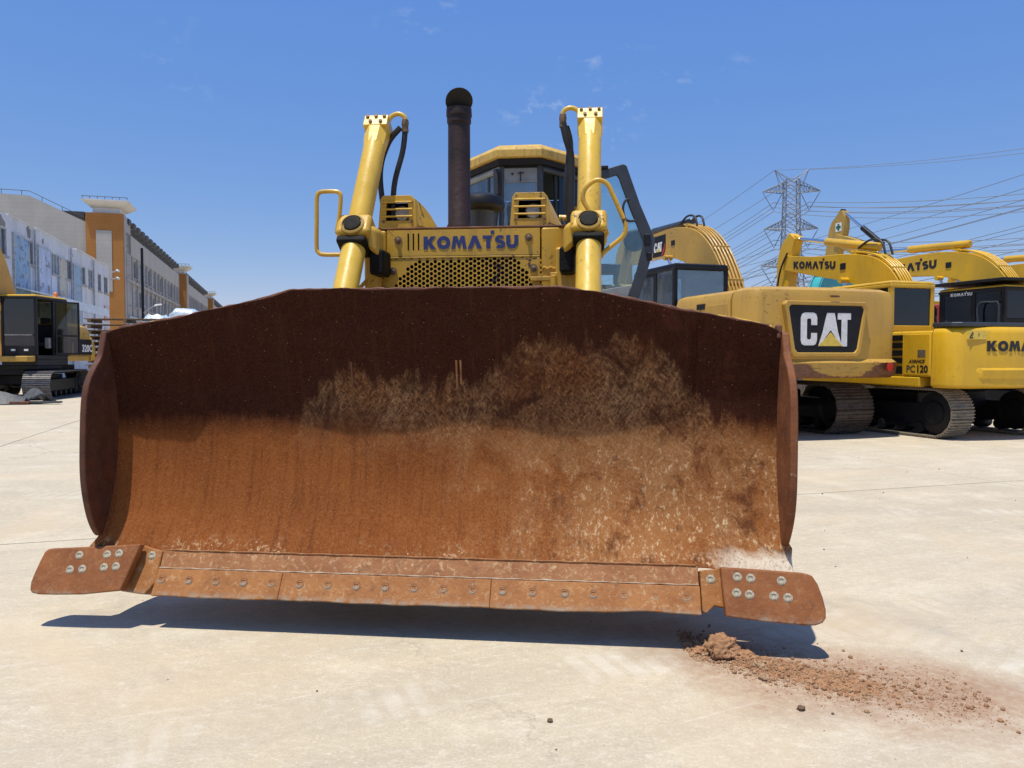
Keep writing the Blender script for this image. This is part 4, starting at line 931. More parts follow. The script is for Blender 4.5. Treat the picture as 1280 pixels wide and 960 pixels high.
# the tan machine just right of the blade: tall tail with a recessed black badge
cat, catb, catc, catcw, cath = excavator('excavator', 'tan yellow excavator with a black badge on its tall scraped tail, beside the blade', (4.43, 15.42), A17, 'cat_yellow', cwm='cat_tail',
    xoff=.13, cw=dict(w=1.50, T=2.78, z0=1.03, z1=2.58, rc=.20, bulge=.10, len=.80, levels=[(1.05, .07), (1.10, .015), (1.31, .0), (1.37, .055), (2.40, .055), (2.52, .09), (2.575, .20)]),
    hood=dict(z=2.56, y=-.12, round=.16, doors=2, rearz=2.30), cabbox=(-1.33, -.12, .0, 1.75, 1.24, 3.24), track=TRK_BIG, shoe='shoe',
    boom=[(.25, 1.55, .26), (.75, 2.75, .36), (1.45, 3.60, .40), (2.3, 3.98, .37), (3.6, 4.10, .28), (5.6, 4.05, .20)], boomx=.30,
    stick=[(5.35, 4.45, .16), (5.75, 3.85, .24), (5.5, 2.2, .17), (5.3, 1.2, .13)], boomcyl=[(2.7, 3.70)], armcyl=(2.1, 4.46, 5.2, 4.55, .085, 'cabgrey', .62), glassm='glass')
yr = -2.78 + .055
pn = [(-.545, 1.50), (.545, 1.50), (.60, 1.56), (.72, 2.20), (.68, 2.245), (-.68, 2.245), (-.72, 2.20), (-.60, 1.56)]
og = [(x * 1.13, 1.875 + (z - 1.875) * 1.20) for x, z in pn]
fr_ = MB().ring([(x * 1.02, 1.875 + (z - 1.875) * 1.03) for x, z in og], [(x * 1.03, 1.875 + (z - 1.875) * 1.05) for x, z in pn], 'y', yr - .035, yr + .14).build('badge_surround', M['cat_yellow'], catcw, .022, 3); fr_.location.x = -.13
bd = MB().prism([(x * 1.04, 1.875 + (z - 1.875) * 1.06) for x, z in pn], 'y', yr - .010, yr + .05).build('badge', M['black'], catcw); bd.location.x = -.13
logo(bd, (-.505, yr - .0105, 1.60), (1, 0, 0), (0, 0, 1), .54)
MB().lathe([(.075, 0), (.075, .006), (0, .007)], (1.16, -2.765, 1.235), (.15, -1, 0), 16).build('scuffed_reflector', M['red_ink'], catcw)
MB().bb(-1.502, -1.49, -1.2, -.92, 2.26, 2.36).build('vent_panel', M['black'], cath)
MB().bb(-.08, .10, yr - .045, yr - .0355, 2.40, 2.43).build('lifting_eye_recess', M['rust'], catcw)
# small slanted badge on the boom
bp = MB(); bp.flat([(-.02, -.06), (.52, -.06), (.63, .10), (.63, .44), (.0, .44)], (boomx_ := .30 - .2105, 3.62, 3.86), (0, -1, 0), (0, 0, 1), .006); bb_ = bp.build('boom_badge', M['black'], catb)
logo(bb_, (boomx_ - .0065, 3.56, 3.92), (0, -1, 0), (0, 0, 1), .22)
MB().flat([(.50, -.05), (.61, .10), (.61, .24), (.43, -.05)], (boomx_ - .0062, 3.62, 3.86), (0, -1, 0), (0, 0, 1), .004).build('red_slash', M['red_ink'], bb_)
MB().bb(boomx_ - .012, boomx_, 2.55, 2.72, 3.98, 4.10).build('boom_light', M['black'], catb, .01)

# the small bright yellow machine to its right
pc, pcb, pcc, pccw, pch = excavator('excavator', 'bright yellow excavator with a yellow cab and a round red reflector on its low tail', (7.87, 14.92), A17, 'pc_yellow',
    cw=dict(w=1.24, T=2.15, z0=.86, z1=1.90, rc=.30, bulge=.10, len=.62, levels=[(.88, .06), (.92, .0), (1.10, .0), (1.32, .02), (1.80, .02), (1.88, .05), (1.91, .10)]),
    hood=dict(z=1.86, y=-.62, round=.05, doors=0, rearz=1.98), cabbox=(-1.22, -.22, -.60, 1.05, 1.05, 2.80), cabm='pc_yellow', roofm='pc_yellow', track=TRK_SML, shoe='shoe_dusty',
    boom=[(.2, 1.2, .2), (.55, 2.4, .30), (1.05, 3.05, .33), (1.9, 3.32, .30), (3.0, 3.48, .22), (4.1, 3.68, .17)], boomx=.12, boomw=.17,
    stick=[(3.85, 4.30, .14), (4.15, 3.75, .26), (4.2, 2.4, .17), (4.0, 1.1, .12)], boomcyl=[(1.9, 3.05)], armcyl=(1.15, 3.68, 3.80, 4.22, .09, 'pc_yellow', .62), swing=R(4))
MB().prism([(-1.19, -1.90), (-1.08, -2.02), (1.22, -2.02), (1.22, -.64), (-.2, -.64), (-.2, -1.50), (-1.19, -1.50)], 'z', 1.912, 1.985).build('hood_top', M['cabgrey'], pch, .015)
yb = -2.15
w = MB(); word(w, 'KOMATSU', (-.64, yb + .075, 1.50), (1, 0, 0), (0, 0, 1), .175, .004, squeeze=1.12)
# lettering lies on the bowed tail
for i, v in enumerate(w.v):
    xx = v[0]; t_ = max(-1, min(1, xx / .94)); w.v[i] = (xx, v[1] - .075 - .005 + .10 * t_ * t_ + .022, v[2])
w.build('lettering', M['black_ink'], pccw)
sg = MB(); sw_ = [(-1.0, 1.70), (-.66, 1.70), (-.66, 1.84), (-1.0, 1.84)]
def tail_y(x): return yb + .10 * (max(-1, min(1, x / .94))) ** 2 + .018
MB().add([(x, tail_y(max(-.94, x)) - .004, z) for x, z in sw_] + [(x, tail_y(max(-.94, x)) + .02, z) for x, z in sw_], [(0, 1, 2, 3), (7, 6, 5, 4), (0, 4, 5, 1), (1, 5, 6, 2), (2, 6, 7, 3), (3, 7, 4, 0)]).build('warning_label', M['yellow_ink'], pccw)
yl = tail_y(-.9) - .012
wl_ = MB().ring([(-.975, 1.715), (-.845, 1.715), (-.91, 1.825)], [(-.945, 1.732), (-.875, 1.732), (-.91, 1.792)], 'y', yl, yl + .006).bb(-.915, -.905, yl, yl + .006, 1.74, 1.77)
wl_.bb(-.80, -.76, yl - .016, yl - .01, 1.745, 1.80).bb(-.755, -.715, yl - .016, yl - .01, 1.768, 1.778).bb(-.705, -.675, yl - .018, yl - .012, 1.72, 1.80).lathe([(.014, 0), (.014, .006), (0, .006)], (-.69, yl - .012, 1.818), (0, -1, 0), 10)
wl_.build('pictogram', M['black_ink'], pccw)
MB().lathe([(.045, 0), (.045, .008), (.02, .014), (0, .014)], (-.99, tail_y(-.94) + .01, 1.02), (-.25, -1, 0), 16).build('reflector', M['red_ink'], pccw)
# pressed bulge low on the tail
bl = MB(); bz = []
for i in range(17):
    x = -.86 + 2.0 * i / 16; e = .03 if 0 < i else 0
    bz.append([(x, tail_y(x) + .02, 1.02 + .0), (x, tail_y(x) - e, 1.05), (x, tail_y(x) - e * 1.2, 1.19), (x, tail_y(x) + .02, 1.25)])
bl.loft(bz); bl.build('tail_bulge', M['pc_yellow'], pccw, .01, ang=60)
# left flank: louvres, door with recessed handle, model number
xl = -1.24 + .02
for i in range(5):
    z = 1.14 + i * .135
    if i: MB().bb(xl - .012, xl + .004, -.90, -.66, z + .015, z + .115).build('louvre', M['black'], pch, .004)
MB().bb(xl - .010, xl + .004, -.90, -.66, 1.10, 1.24).build('louvre', M['black'], pch, .004)
MB().bb(xl - .016, xl + .004, -1.50, -.93, 1.09, 1.80).build('flank_door', M['pc_yellow'], pch, .012)
hx = xl - .0165
MB().bb(hx - .004, hx, -1.42, -1.25, 1.40, 1.53).build('door_handle', M['steel'], pch, .003)
place_text('lettering', 'PC', M['cabgrey'], .17, (hx - .002, -1.0, 1.14), (0, -1, 0), (0, 0, 1), pch, off=.002)
place_text('lettering', '120', M['black_ink'], .17, (hx - .002, -1.22, 1.14), (0, -1, 0), (0, 0, 1), pch, off=.006)
place_text('lettering', 'AVANCE', M['black_ink'], .085, (hx - .002, -1.06, 1.30), (0, -1, 0), (0, 0, 1), pch, off=.003, shear=.35)
w = MB(); word(w, 'KOMATSU', (.12 - .1705, 3.72, 3.50), (0, -1, -.11), (0, .0, 1), .17, .006, squeeze=1.15); w.build('lettering', M['black_ink'], pcb)
MB().bb(.12 - .185, .12 - .171, 1.95, 2.12, 3.30, 3.44).build('boom_light', M['black'], pcb, .01)

# two more bright yellow machines further right
for nm, lab, S, cabmat, letter in (('excavator', 'yellow excavator with a black cab under a flat black visor, at the right edge', (12.4, 18.35), 'black', True),
                                   ('excavator', 'yellow excavator farthest right, only the back of its raised boom showing', (16.6, 20.6), 'pc_yellow', False)):
    k, kb, kc, kcw, kh = excavator(nm, lab, S, A17, 'pc_yellow', cw=dict(w=1.38, T=2.7, z0=1.02, z1=2.05, rc=.4, levels=lv(1.02, 2.05)), hood=dict(z=2.0, y=-.45, rearz=2.28),
        cabbox=(-1.36, -.36, -.42, 1.40, 1.22, 3.06), cabm=cabmat, roofm='pc_yellow', track=TRK_BIG, shoe='shoe_grey', boom=[(.25, 1.5, .25), (.7, 2.7, .34), (1.4, 3.5, .38), (2.4, 3.85, .34), (4.0, 3.95, .27), (5.7, 3.9, .2)], boomx=.15,
        stick=[(5.4, 4.5, .15), (5.75, 3.9, .25), (5.6, 2.3, .17), (5.4, 1.2, .13)], boomcyl=[(2.6, 3.5)], armcyl=(1.9, 4.34, 5.2, 4.52, .105, 'pc_yellow', .62), boomw=.19)
    if letter:
        w = MB(); word(w, 'KOMATSU', (.15 - .1905, 4.75, 3.80), (0, -1, 0), (0, 0, 1), .23, .006, squeeze=1.15); w.build('lettering', M['black_ink'], kb)
        MB().bb(-1.50, .1, -.52, 1.55, 3.135, 3.20).bb(-1.2, -1.1, .3, .5, 3.061, 3.134).build('visor', M['black'], kc, .01)
        w = MB(); word(w, 'KOMATSU', (-1.3635, 1.05, 2.86), (0, -1, 0), (0, 0, 1), .075, .004, squeeze=1.1); w.build('lettering', M['white_ink'], kc)
        MB().tube(smooth_path([(-1.42, .2, 2.1), (-1.44, .2, 2.62), (-1.43, -.15, 2.66), (-1.42, -.32, 2.60), (-1.42, -.32, 2.1)], 4), .02, 8).build('grab_rail', M['cabgrey'], kc)
        MB().bb(-1.52, -1.40, 1.45, 1.52, 2.3, 2.65).tube([(-1.38, 1.42, 2.2), (-1.46, 1.48, 2.5)], .015, 6).build('side_mirror', M['black'], kc, .02)
    MB().bb(.15 - .205, .15 - .191, 2.30, 2.48, 3.76, 3.91).build('boom_light', M['black'], kb, .01)

for bo_, bx_, y_, z_ in ((pcb, .12, 1.25, 3.62), (kb, .15, 2.0, 4.25), (catb, .30, 2.1, 4.36)):
    for q in (-.09, .09):
        MB().tube(smooth_path([(bx_ + q, y_ - .35, z_ - .12), (bx_ + q, y_ - .22, z_ + .16), (bx_ + q * 1.2, y_ + .08, z_ + .22), (bx_ + q, y_ + .42, z_ + .10)], 6), .024, 7).build('rubber_hose', M['rubber'], bo_)
for bo_, bx_, y_, z_ in ((pcb, .12 - .18, 3.85, 3.85),):
    MB().tube(smooth_path([(bx_, y_ + .1, z_ + .05), (bx_ - .03, y_ + .32, z_ - .35), (bx_ - .03, y_ + .42, z_ - .85), (bx_, y_ + .30, z_ - 1.3)], 6), .022, 7).build('rubber_hose', M['rubber'], bo_)
# far tan machine with its boom raised: stick head with a green cross
fx, fb, fc, fcw, fh = excavator('excavator', 'old tan excavator in the back row with a green cross on its raised stick', (17.4, 33.0), A17, 'old_yellow', cw=dict(w=1.5, T=3.0, z0=1.1, z1=2.5, levels=lv(1.1, 2.5)), hood=dict(z=2.5, y=-.2),
    cabbox=(-1.45, -.4, .0, 1.7, 1.3, 3.2), track=TRK_BIG, boom=[(.3, 1.7, .30), (.9, 3.4, .42), (2.0, 5.2, .46), (3.4, 6.3, .38), (5.2, 7.1, .26)], boomx=.2, boomw=.24,
    stick=[(4.9, 8.45, .10), (4.95, 8.05, .34), (5.25, 7.3, .52), (6.0, 4.6, .24), (6.4, 3.0, .16)], armcyl=(2.3, 6.45, 4.92, 8.42, .13, 'black', .50))
cx_ = .2 - .24 * .72
MB().bb(cx_ - .012, cx_ - .001, 4.80, 5.22, 7.45, 7.87).build('sign_plate', M['white'], fx, .01)
MB().bb(cx_ - .020, cx_ - .0125, 4.95, 5.07, 7.50, 7.82).bb(cx_ - .0195, cx_ - .0122, 4.85, 5.17, 7.60, 7.72).build('cross_mark', M['green_ink'], fx)
# teal machine and red machine between the rows
tx, tb, tcb, tcw, th_ = excavator('excavator', 'teal excavator seen in slivers behind the tan machine and under its tail', (10.25, 27.2), R(-50), 'teal', swing=R(62), hoses=2, cw=dict(w=1.3, T=2.3, z0=1.0, z1=2.0, levels=lv(1.0, 2.0)), hood=dict(z=2.0, y=-.2),
    cabbox=(-1.25, -.3, .0, 1.5, 1.2, 2.85), track=TRK_BIG, carrier='teal', boom=[(.2, 1.5, .22), (.5, 2.9, .28), (.8, 3.9, .26), (1.5, 4.15, .24), (3.5, 4.1, .2)], boomx=.2, stick=[(3.3, 4.5, .14), (3.6, 4.0, .22), (3.9, 2.4, .15), (3.7, 1.4, .12)])
MB().bb(-1.5, 1.5, -2.55, -2.45, .22, .78).bb(-.9, -.75, -2.45, -1.5, .40, .56).bb(.75, .9, -2.45, -1.5, .40, .56).build('levelling_blade', M['teal'], tx, .02).rotation_euler = (0, 0, R(62))
excavator('excavator', 'red excavator glimpsed between the yellow cab and the black cab', (15.0, 25.2), A17, 'red', cw=dict(w=1.2, T=2.2, z0=1.0, z1=2.2, levels=lv(1.0, 2.2)), hood=dict(z=2.2, y=-.2),
    cabbox=(-1.5, -.6, -.2, 1.4, 1.2, 3.05), cabm='red', track=TRK_SML, boom=[(.2, 1.3, .2), (.5, 2.4, .28), (1.0, 2.9, .3), (1.9, 3.0, .25), (3.6, 2.6, .18)], boomx=.12, boomm='pc_yellow', stick=[(3.4, 3.0, .14), (3.7, 2.5, .2), (3.9, 1.4, .14), (3.7, 1.0, .12)])

# left: old excavator with its door swung open
lx_, lb_, lc_, lcw, lh_ = excavator('excavator', 'old black and yellow excavator with an orange beacon and its cab door swung open', (-16.55, 25.9), R(-177), 'cat_yellow', swing=R(11),
    cw=dict(w=1.36, T=2.7, z0=1.20, z1=2.1, rc=.4, levels=[(1.22, .05), (1.28, 0), (1.75, .0), (2.05, .08), (2.28, .22), (2.40, .45)]), cwm='cat_yellow',
    hood=dict(z=2.55, y=-.55, round=.35, doors=0, rearz=1.9), cabbox=(-1.42, -.32, -.25, 1.62, 1.30, 3.35), cabm='black', roofm='pc_yellow', track=TRK_BIG, shoe='shoe_grey', open_door=True, glassm='glass_olive', decklow='cat_yellow',
    boom=[(.3, 1.6, .3), (.8, 3.0, .40), (1.7, 4.6, .44), (3.0, 5.8, .36), (5.2, 6.6, .22)], boomx=.02, stick=[(4.9, 7.1, .15), (5.3, 6.6, .24), (6.2, 4.6, .18), (6.6, 3.2, .14)], boomcyl=[(2.4, 4.6)])
MB().bb(-1.42, -.30, .15, 1.60, .98, 1.098).bb(-.95, 1.2, -1.6, 1.5, .80, 1.09).build('under_cover', M['dark'], lx_, .02)
MB().bb(-1.42, -.32, -.25, 1.62, 1.10, 1.298).build('cab_base', M['black'], lc_, .02)
MB().bb(-1.375, -1.345, -2.0, -.57, 1.43, 1.98).build('lower_flank', M['black'], lh_, .01)
MB().add([(-1.383, -.7 - i * .0, 1) for i in range(0)], []) if False else None
for i in range(3): MB().bb(-1.36, -1.335, -1.85 + i * .42, -1.50 + i * .42, 2.05, 2.25).build('hood_louvre', M['old_yellow'], lh_, .01)
place_text('lettering', '320C', M['white_ink'], .34, (-1.379, -1.28, 1.55), (0, -1, 0), (0, 0, 1), lh_, off=.012)
MB().bb(-1.379, -1.3755, -.70, -.60, 1.50, 1.86).build('white_stripe', M['white_ink'], lh_)
MB().lathe([(.075, 0), (.075, .04), (.065, .05), (.06, .17), (.03, .20), (0, .20)], (-1.1, -.15, 3.35), (0, 0, 1), 14).build('beacon', M['orange_lens'], lc_)
MB().bb(-1.30, -.45, 1.635, 1.66, 2.05, 2.085).build('guard_bar', M['steel'], lc_)
for x in (-1.1, -.7): MB().bb(x - .06, x + .06, 1.62, 1.66, 1.56, 1.62).build('step_light', M['white'], lc_)

# ------------------------------------------------------------------ street of buildings on the left
def wall_mat(name, a, b, streak=.5, blocks=None, dirtc=(.16, .15, .14)):
    g = G(name); o = g.obj
    c = g.mix(g.rng(g.noise(o, .5, 5, .6), .35, .68), a, b)
    c = g.mix(g.rng(g.noise(g.map(o, (1.4, 1.4, .16)), 1, 6, .65), .50, .74, 0, streak), c, dirtc)
    c = g.mix(g.rng(g.noise(o, 6, 5, .7), .58, .74, 0, .35), c, tuple(x * .7 for x in a))
    if blocks:
        z = g.sep(o)[2]
        f = g.math('FRACT', g.math('MULTIPLY', z, blocks)); ln = g.rng(f, .0, .12, .35, 0)
        c = g.mix(ln, c, tuple(x * .6 for x in a))
    g.bump(g.noise(o, 12, 5), .2, .02)
    return g.fin(c, .85, 0, .25)
M['white_wall'] = wall_mat('white_render', (.56, .58, .62), (.66, .68, .71), .35, dirtc=(.30, .31, .33))
M['bare'] = wall_mat('bare_cement', (.20, .19, .18), (.28, .27, .25))
M['tan_wall'] = wall_mat('grey_tan_cladding', (.40, .385, .34), (.47, .45, .40), .25, 2.6, (.30, .28, .25))
M['grey_wall'] = wall_mat('grey_concrete_wall', (.34, .325, .31), (.42, .40, .38), .55)
M['orange_wall'] = wall_mat('orange_cladding', (.38, .165, .042), (.45, .205, .058), .25, 3.2, (.30, .14, .05))
M['cap'] = wall_mat('pale_cap', (.58, .57, .54), (.66, .65, .62), .3, dirtc=(.34, .33, .31))
M['pane'] = plain('window_pane', (.035, .045, .055), .12, 0, .4, 1.2, spec=.8, bump=0)
M['curtain'] = plain('pale_blind', (.38, .42, .44), .35, 0, .3, 2.5, spec=.7)
M['alu'] = plain('window_aluminium', (.42, .43, .44), .4, .3)
M['darkmetal'] = plain('dark_roof_metal', (.07, .068, .065), .6, .2)
M['wood'] = plain('pallet_wood', (.20, .125, .07), .85, 0, .4, 14)
M['wrap'] = plain('plastic_wrap', (.48, .58, .64), .25, 0, .35, 9, spec=.8, bump=1.0)
M['awning'] = plain('awning_sheet', (.55, .64, .72), .4, 0, .2, 3)
M['galv'] = plain('galvanised_steel', (.20, .215, .24), .55, .25, .25, 3)
M['cable'] = plain('cable', (.13, .145, .175), .6)
M['sheet'] = plain('grey_rubber_sheet', (.055, .06, .062), .55, 0, .5, 8, bump=.6)

def poster_mat(name, base, c2, c3):
    g = G(name); o = g.obj; z = g.sep(o)[2]
    v = g.noise(g.map(o, (1, .9, .8)), 1.1, 3, .5); w = g.noise(g.map(o, (1, 1.2, 1.5), loc=(3, 1, 7)), 1.5, 4, .6)
    c = g.mix(g.rng(v, .42, .60), base, tuple(min(1, q * 1.12 + .03) for q in base))
    c = g.mix(g.rng(w, .58, .62, 0, .9), c, c2)
    c = g.mix(g.rng(g.noise(g.map(o, (1, 2, 2.4), loc=(9, 2, 1)), 1.6, 3), .60, .63, 0, .9), c, c3)
    return g.fin(c, .45)
POST = [poster_mat('poster_blue', (.17, .30, .44), (.40, .37, .30), (.06, .07, .10)), poster_mat('poster_pale', (.36, .42, .55), (.12, .10, .13), (.62, .64, .66)),
        poster_mat('poster_tan', (.42, .36, .26), (.10, .08, .07), (.55, .50, .42)), poster_mat('poster_blue_photo', (.18, .31, .44), (.42, .38, .30), (.16, .14, .12))]
M['poster_red'] = poster_mat('poster_red', (.50, .27, .25), (.60, .5, .45), (.3, .12, .1))
M['sign_green'] = poster_mat('sign_green', (.28, .36, .33), (.06, .16, .12), (.5, .5, .48))

def window(par, x, y0, y1, z0, z1, n=2, blind=0, face=None):
    """opening on a facade whose outside faces +x: recessed pane, frame, mullions, sill"""
    fr = MB().ring([(y0, z0), (y1, z0), (y1, z1), (y0, z1)], [(y0 + .07, z0 + .07), (y1 - .07, z0 + .07), (y1 - .07, z1 - .07), (y0 + .07, z1 - .07)], 'x', x - .10, x - .03)
    for i in range(1, n): fr.bb(x - .10, x - .035, y0 + (y1 - y0) * i / n - .03, y0 + (y1 - y0) * i / n + .03, z0 + .071, z1 - .071)
    o = fr.build('window', M['alu'], par)
    for i in range(n):
        a, b = y0 + (y1 - y0) * i / n, y0 + (y1 - y0) * (i + 1) / n
        MB().bb(x - .115, x - .101, a, b, z0, z1).build('pane', M['curtain'] if blind and (i + blind) % 3 else M['pane'], o)
    MB().bb(x - .02, x + .10, y0 - .08, y1 + .08, z0 - .10, z0 - .005).build('sill', M['grey_wall'], o)
    return o
def facade(mb, x, th, y0, y1, z0, z1, holes):
    """wall slab between y0..y1 with rectangular openings cut right through (holes: y0,y1,z0,z1, on common rows)"""
    ys = sorted({y0, y1, *[h[0] for h in holes], *[h[1] for h in holes]}); zs = sorted({z0, z1, *[h[2] for h in holes], *[h[3] for h in holes]})
    for a, b in zip(ys, ys[1:]):
        run = None
        for c, d in zip(zs, zs[1:]):
            solid = not any(h[0] <= a + 1e-6 and b <= h[1] + 1e-6 and h[2] <= c + 1e-6 and d <= h[3] + 1e-6 for h in holes)
            if solid: run = (run[0], d) if run else (c, d)
            elif run: mb.bb(x - th, x, a, b, *run); run = None
        if run: mb.bb(x - th, x, a, b, *run)

# white two-storey hall with posters
WB = thing('white_building', 'long white two-storey building hung with tall posters, behind the old excavator', 'building', (-23.3, 35, 0), A17)
wins = [(1.35, 2.75, 6.05, 7.35), (5.75, 6.85, 6.05, 7.30), (10.2, 11.35, 6.0, 7.2), (13.6, 14.7, 6.0, 7.2), (17.0, 18.2, 6.0, 7.2), (19.0, 20.3, 5.95, 7.2), (21.9, 23.0, 5.95, 7.2), (23.9, 25.2, 5.95, 7.2)]
wins = [(a - 1.5, b - 1.5, c, d) for a, b, c, d in wins]
low_w = [(a, b, 2.0, 3.5) for a, b in ((-3, -1.6), (3, 4.4), (8, 9.4), (15, 16.4), (20, 21.4))]
m = MB(); facade(m, 0, .3, -9, 24.2, 0, 8.0, wins + low_w)
m.build('wall', M['white_wall'], WB)
MB().bb(-9, -.301, -9, 24.2, 0, 7.6).build('building_core', M['white_wall'], WB)
for i, (a, b, c, d) in enumerate(wins): window(WB, 0, a, b, c, d, 2, i % 3 == 2)
for a, b, c, d in low_w: window(WB, 0, a, b, c, d, 2)
rng = random.Random(5)
y = -9
while y < 24:
    w_ = rng.uniform(1.6, 3.4); b_ = min(24.2, y + w_)
    if rng.random() < .75: MB().bb(-.34, .06, y + .06, b_ - .06, 8.002, 8.002 + rng.uniform(.05, .12)).build('parapet_coping', M['cap'], WB, .01)
    y = b_
for yy, zz, s_ in ((.6, 7.55, .55), (4.7, 7.70, .50), (7.1, 7.55, .28), (13.4, 7.6, .2), (-1.2, 7.8, .5)):    # render fallen off in patches
    pts = [(yy + s_ * (.55 + .45 * rng.random()) * math.cos(a), zz + s_ * .8 * (.4 + .6 * rng.random()) * math.sin(a)) for a in [2 * math.pi * k / 11 for k in range(11)]]
    MB().prism([(p[0], min(p[1], 7.98)) for p in pts], 'x', -.01, .006).build('bare_patch', M['bare'], WB)
for i, (a, b, z0, z1) in enumerate(((2.05, 4.35, 3.6, 7.20), (6.0, 8.2, 3.5, 7.15), (9.95, 11.6, 3.5, 7.05), (13.25, 15.2, 3.4, 7.0))):
    f = MB().bb(.05, .09, a, b, z0, z1).ring([(a - .07, z0 - .07), (b + .07, z0 - .07), (b + .07, z1 + .07), (a - .07, z1 + .07)], [(a, z0), (b, z0), (b, z1), (a, z1)], 'x', .0, .11).build('poster', M['alu'], WB)
    MB().bb(.091, .096, a + .01, b - .01, z0 + .01, z1 - .01).build('print', POST[i], f)
for z0, z1 in ((3.9, 5.0), (2.5, 3.4)): MB().bb(.02, .07, 22.2, 23.8, z0, z1).build('notice_board', M['poster_red'], WB)
aw = MB().prism([(.0, 4.75), (.0, 4.68), (2.0, 4.18), (2.0, 4.25)], 'y', 2.0, 13.2).build('awning', M['awning'], WB); MB().bb(1.985, 2.03, 2.0, 13.2, 3.80, 4.26).build('awning_valance', M['awning'], aw)
for yy in (24.25,): 
    sc = MB().tube([(.1, yy, 7.6), (.55, yy, 7.75)], .04, 6).tube([(.1, yy, 7.1), (.55, yy, 7.2)], .04, 6).build('camera_bracket', M['alu'], WB)
    for zz in (7.78, 7.22): MB().lathe([(.0, -.2), (.07, -.19), (.07, .17), (.085, .18), (.085, .22), (0, .22)], (.6, yy, zz), (.6, -1, -.3), 12).build('security_camera', M['white'], sc)
for yy in (5.25, 12.6, 18.6): MB().tube([(.12, yy, .0), (.12, yy, 7.9)], .06, 6).build('downpipe', M['alu'], WB)

# tan building with the orange corner tower, then its neighbours down the street
def terrace(name, label, C, length, zt, first):
    b = thing(name, label, 'building', C, A17)
    holes = []; nb = int(length / 3.0)
    for r_, (z0, z1) in enumerate(((9.05, 10.8), (6.2, 7.95))):
        for i in range(nb):
            y0 = 1.3 + i * 3.0; holes.append((y0, y0 + 2.25, z0, z1))
    m = MB(); facade(m, 0, .35, .01, length, 0, zt - .6, holes); m.build('wall', M['grey_wall'], b)
    for i, h in enumerate(holes): window(b, 0, *h, 2, 1 + (i * 7) % 3)
    for i in range(nb + 1): MB().bb(.001, .16, .62 + i * 3.0, 1.0 + i * 3.0, 5.2, 11.0).build('pilaster', M['grey_wall'], b)
    MB().bb(.001, .10, .4, length - .3, 11.05, zt - .62).build('fascia', M['tan_wall'], b)
    MB().bb(.001, .22, .4, length - .3, 8.35, 8.65).build('band_course', M['grey_wall'], b)
    MB().bb(-16, -.36, .02, length, 0, zt - .8).build('building_core', M['tan_wall'], b)
    n = int(length / 2.7)
    for i in range(n):
        y0 = 1.6 + i * 2.7
        MB().prism([(-1.4, zt - .59), (-1.4, zt + .75), (.25, zt + .75), (.25, zt + .25), (-.5, zt + .20), (-.5, zt - .59)], 'y', y0, y0 + 1.25).build('roof_bracket', M['darkmetal'], b)
    cols_ = [M['sign_green'], M['poster_red'], POST[1], POST[0], M['sign_green'], POST[2]]
    for i in range(int(length / 5)):
        s = MB().bb(.02, .30, .9 + i * 5, 5.6 + i * 5, 3.7, 5.1).build('shop_sign', cols_[i % 6], b)
        MB().bb(-.02, .012, 1.2 + i * 5, 5.3 + i * 5, .0, 3.5).build('shopfront', M['pane'], b)
    return b
def tower(b, y0, y1, x0, x1, zt, cap=True):
    t = MB().bb(x0, x1, y0, y1, 0, zt).build('corner_tower', M['orange_wall'], b)
    MB().bb(x0 + .85, x1 - .95, y0 - .06, y0 - .002, zt - 7.2, zt - 1.6).build('tower_panel', M['tan_wall'], t)
    MB().bb(x1 + .002, x1 + .05, y0 + .3, y1 - .02, 0, zt - .05).build('tower_flank', M['grey_wall'], t)
    MB().bb(x0 + .5, x1 - .3, y0 + .5, y1 - .3, zt + .002, zt + .55).build('roof_base', M['cap'], t)
    MB().loft([[(x0 + .4, y0 + .4, zt + .555), (x1 - .2, y0 + .4, zt + .555), (x1 - .2, y1 - .1, zt + .555), (x0 + .4, y1 - .1, zt + .555)], [(x0 - .25, y0 - .4, zt + 1.05), (x1 + .55, y0 - .4, zt + 1.05), (x1 + .55, y1 + .5, zt + 1.05), (x0 - .25, y1 + .5, zt + 1.05)], [(x0 - .25, y0 - .4, zt + 1.18), (x1 + .55, y0 - .4, zt + 1.18), (x1 + .55, y1 + .5, zt + 1.18), (x0 - .25, y1 + .5, zt + 1.18)]]).build('roof_cap', M['cap'], t)
    r = MB()
    for q in range(7):
        xx = x0 - .15 + (x1 - x0 + .6) * q / 6; r.tube([(xx, y0 - .35, zt + 1.18), (xx, y0 - .35, zt + 1.42)], .025, 5)
    r.tube([(x0 - .2, y0 - .35, zt + 1.42), (x1 + .5, y0 - .35, zt + 1.42)], .03, 5); r.build('roof_railing', M['darkmetal'], t)
C1 = Vector((-36.2, 72, 0))
T1 = terrace('tan_building', 'tan building with an orange corner tower, nearest of the terrace down the street', C1, 42, 13.6, True)
tower(T1, -.4, 3.2, -3.05, .05, 14.45)
gb = MB(); gb.prism([(-3.06, 0), (-3.06, 13.6), (-7.6, 15.75), (-13, 15.85), (-30, 15.9), (-30, 0)], 'y', -.05, .015); gw = gb.build('gable_wall', M['tan_wall'], T1)
rl = MB(); rp_ = [(-3.2, 13.65), (-7.6, 15.78), (-13, 15.88), (-30, 15.93)]
rl.tube([(x, .0, z + .38) for x, z in rp_], .03, 5)
for k in range(16):
    x = -3.4 - k * 1.6; z = lerp_tab([(-x, z) for x, z in rp_], -x); rl.tube([(x, .0, z - .02), (x, .0, z + .38)], .025, 5)
rl.build('roof_railing', M['darkmetal'], gw)
MB().bb(-6.2, -3.3, .3, 2.8, 13.9, 14.6).build('roof_hut', M['darkmetal'], T1)
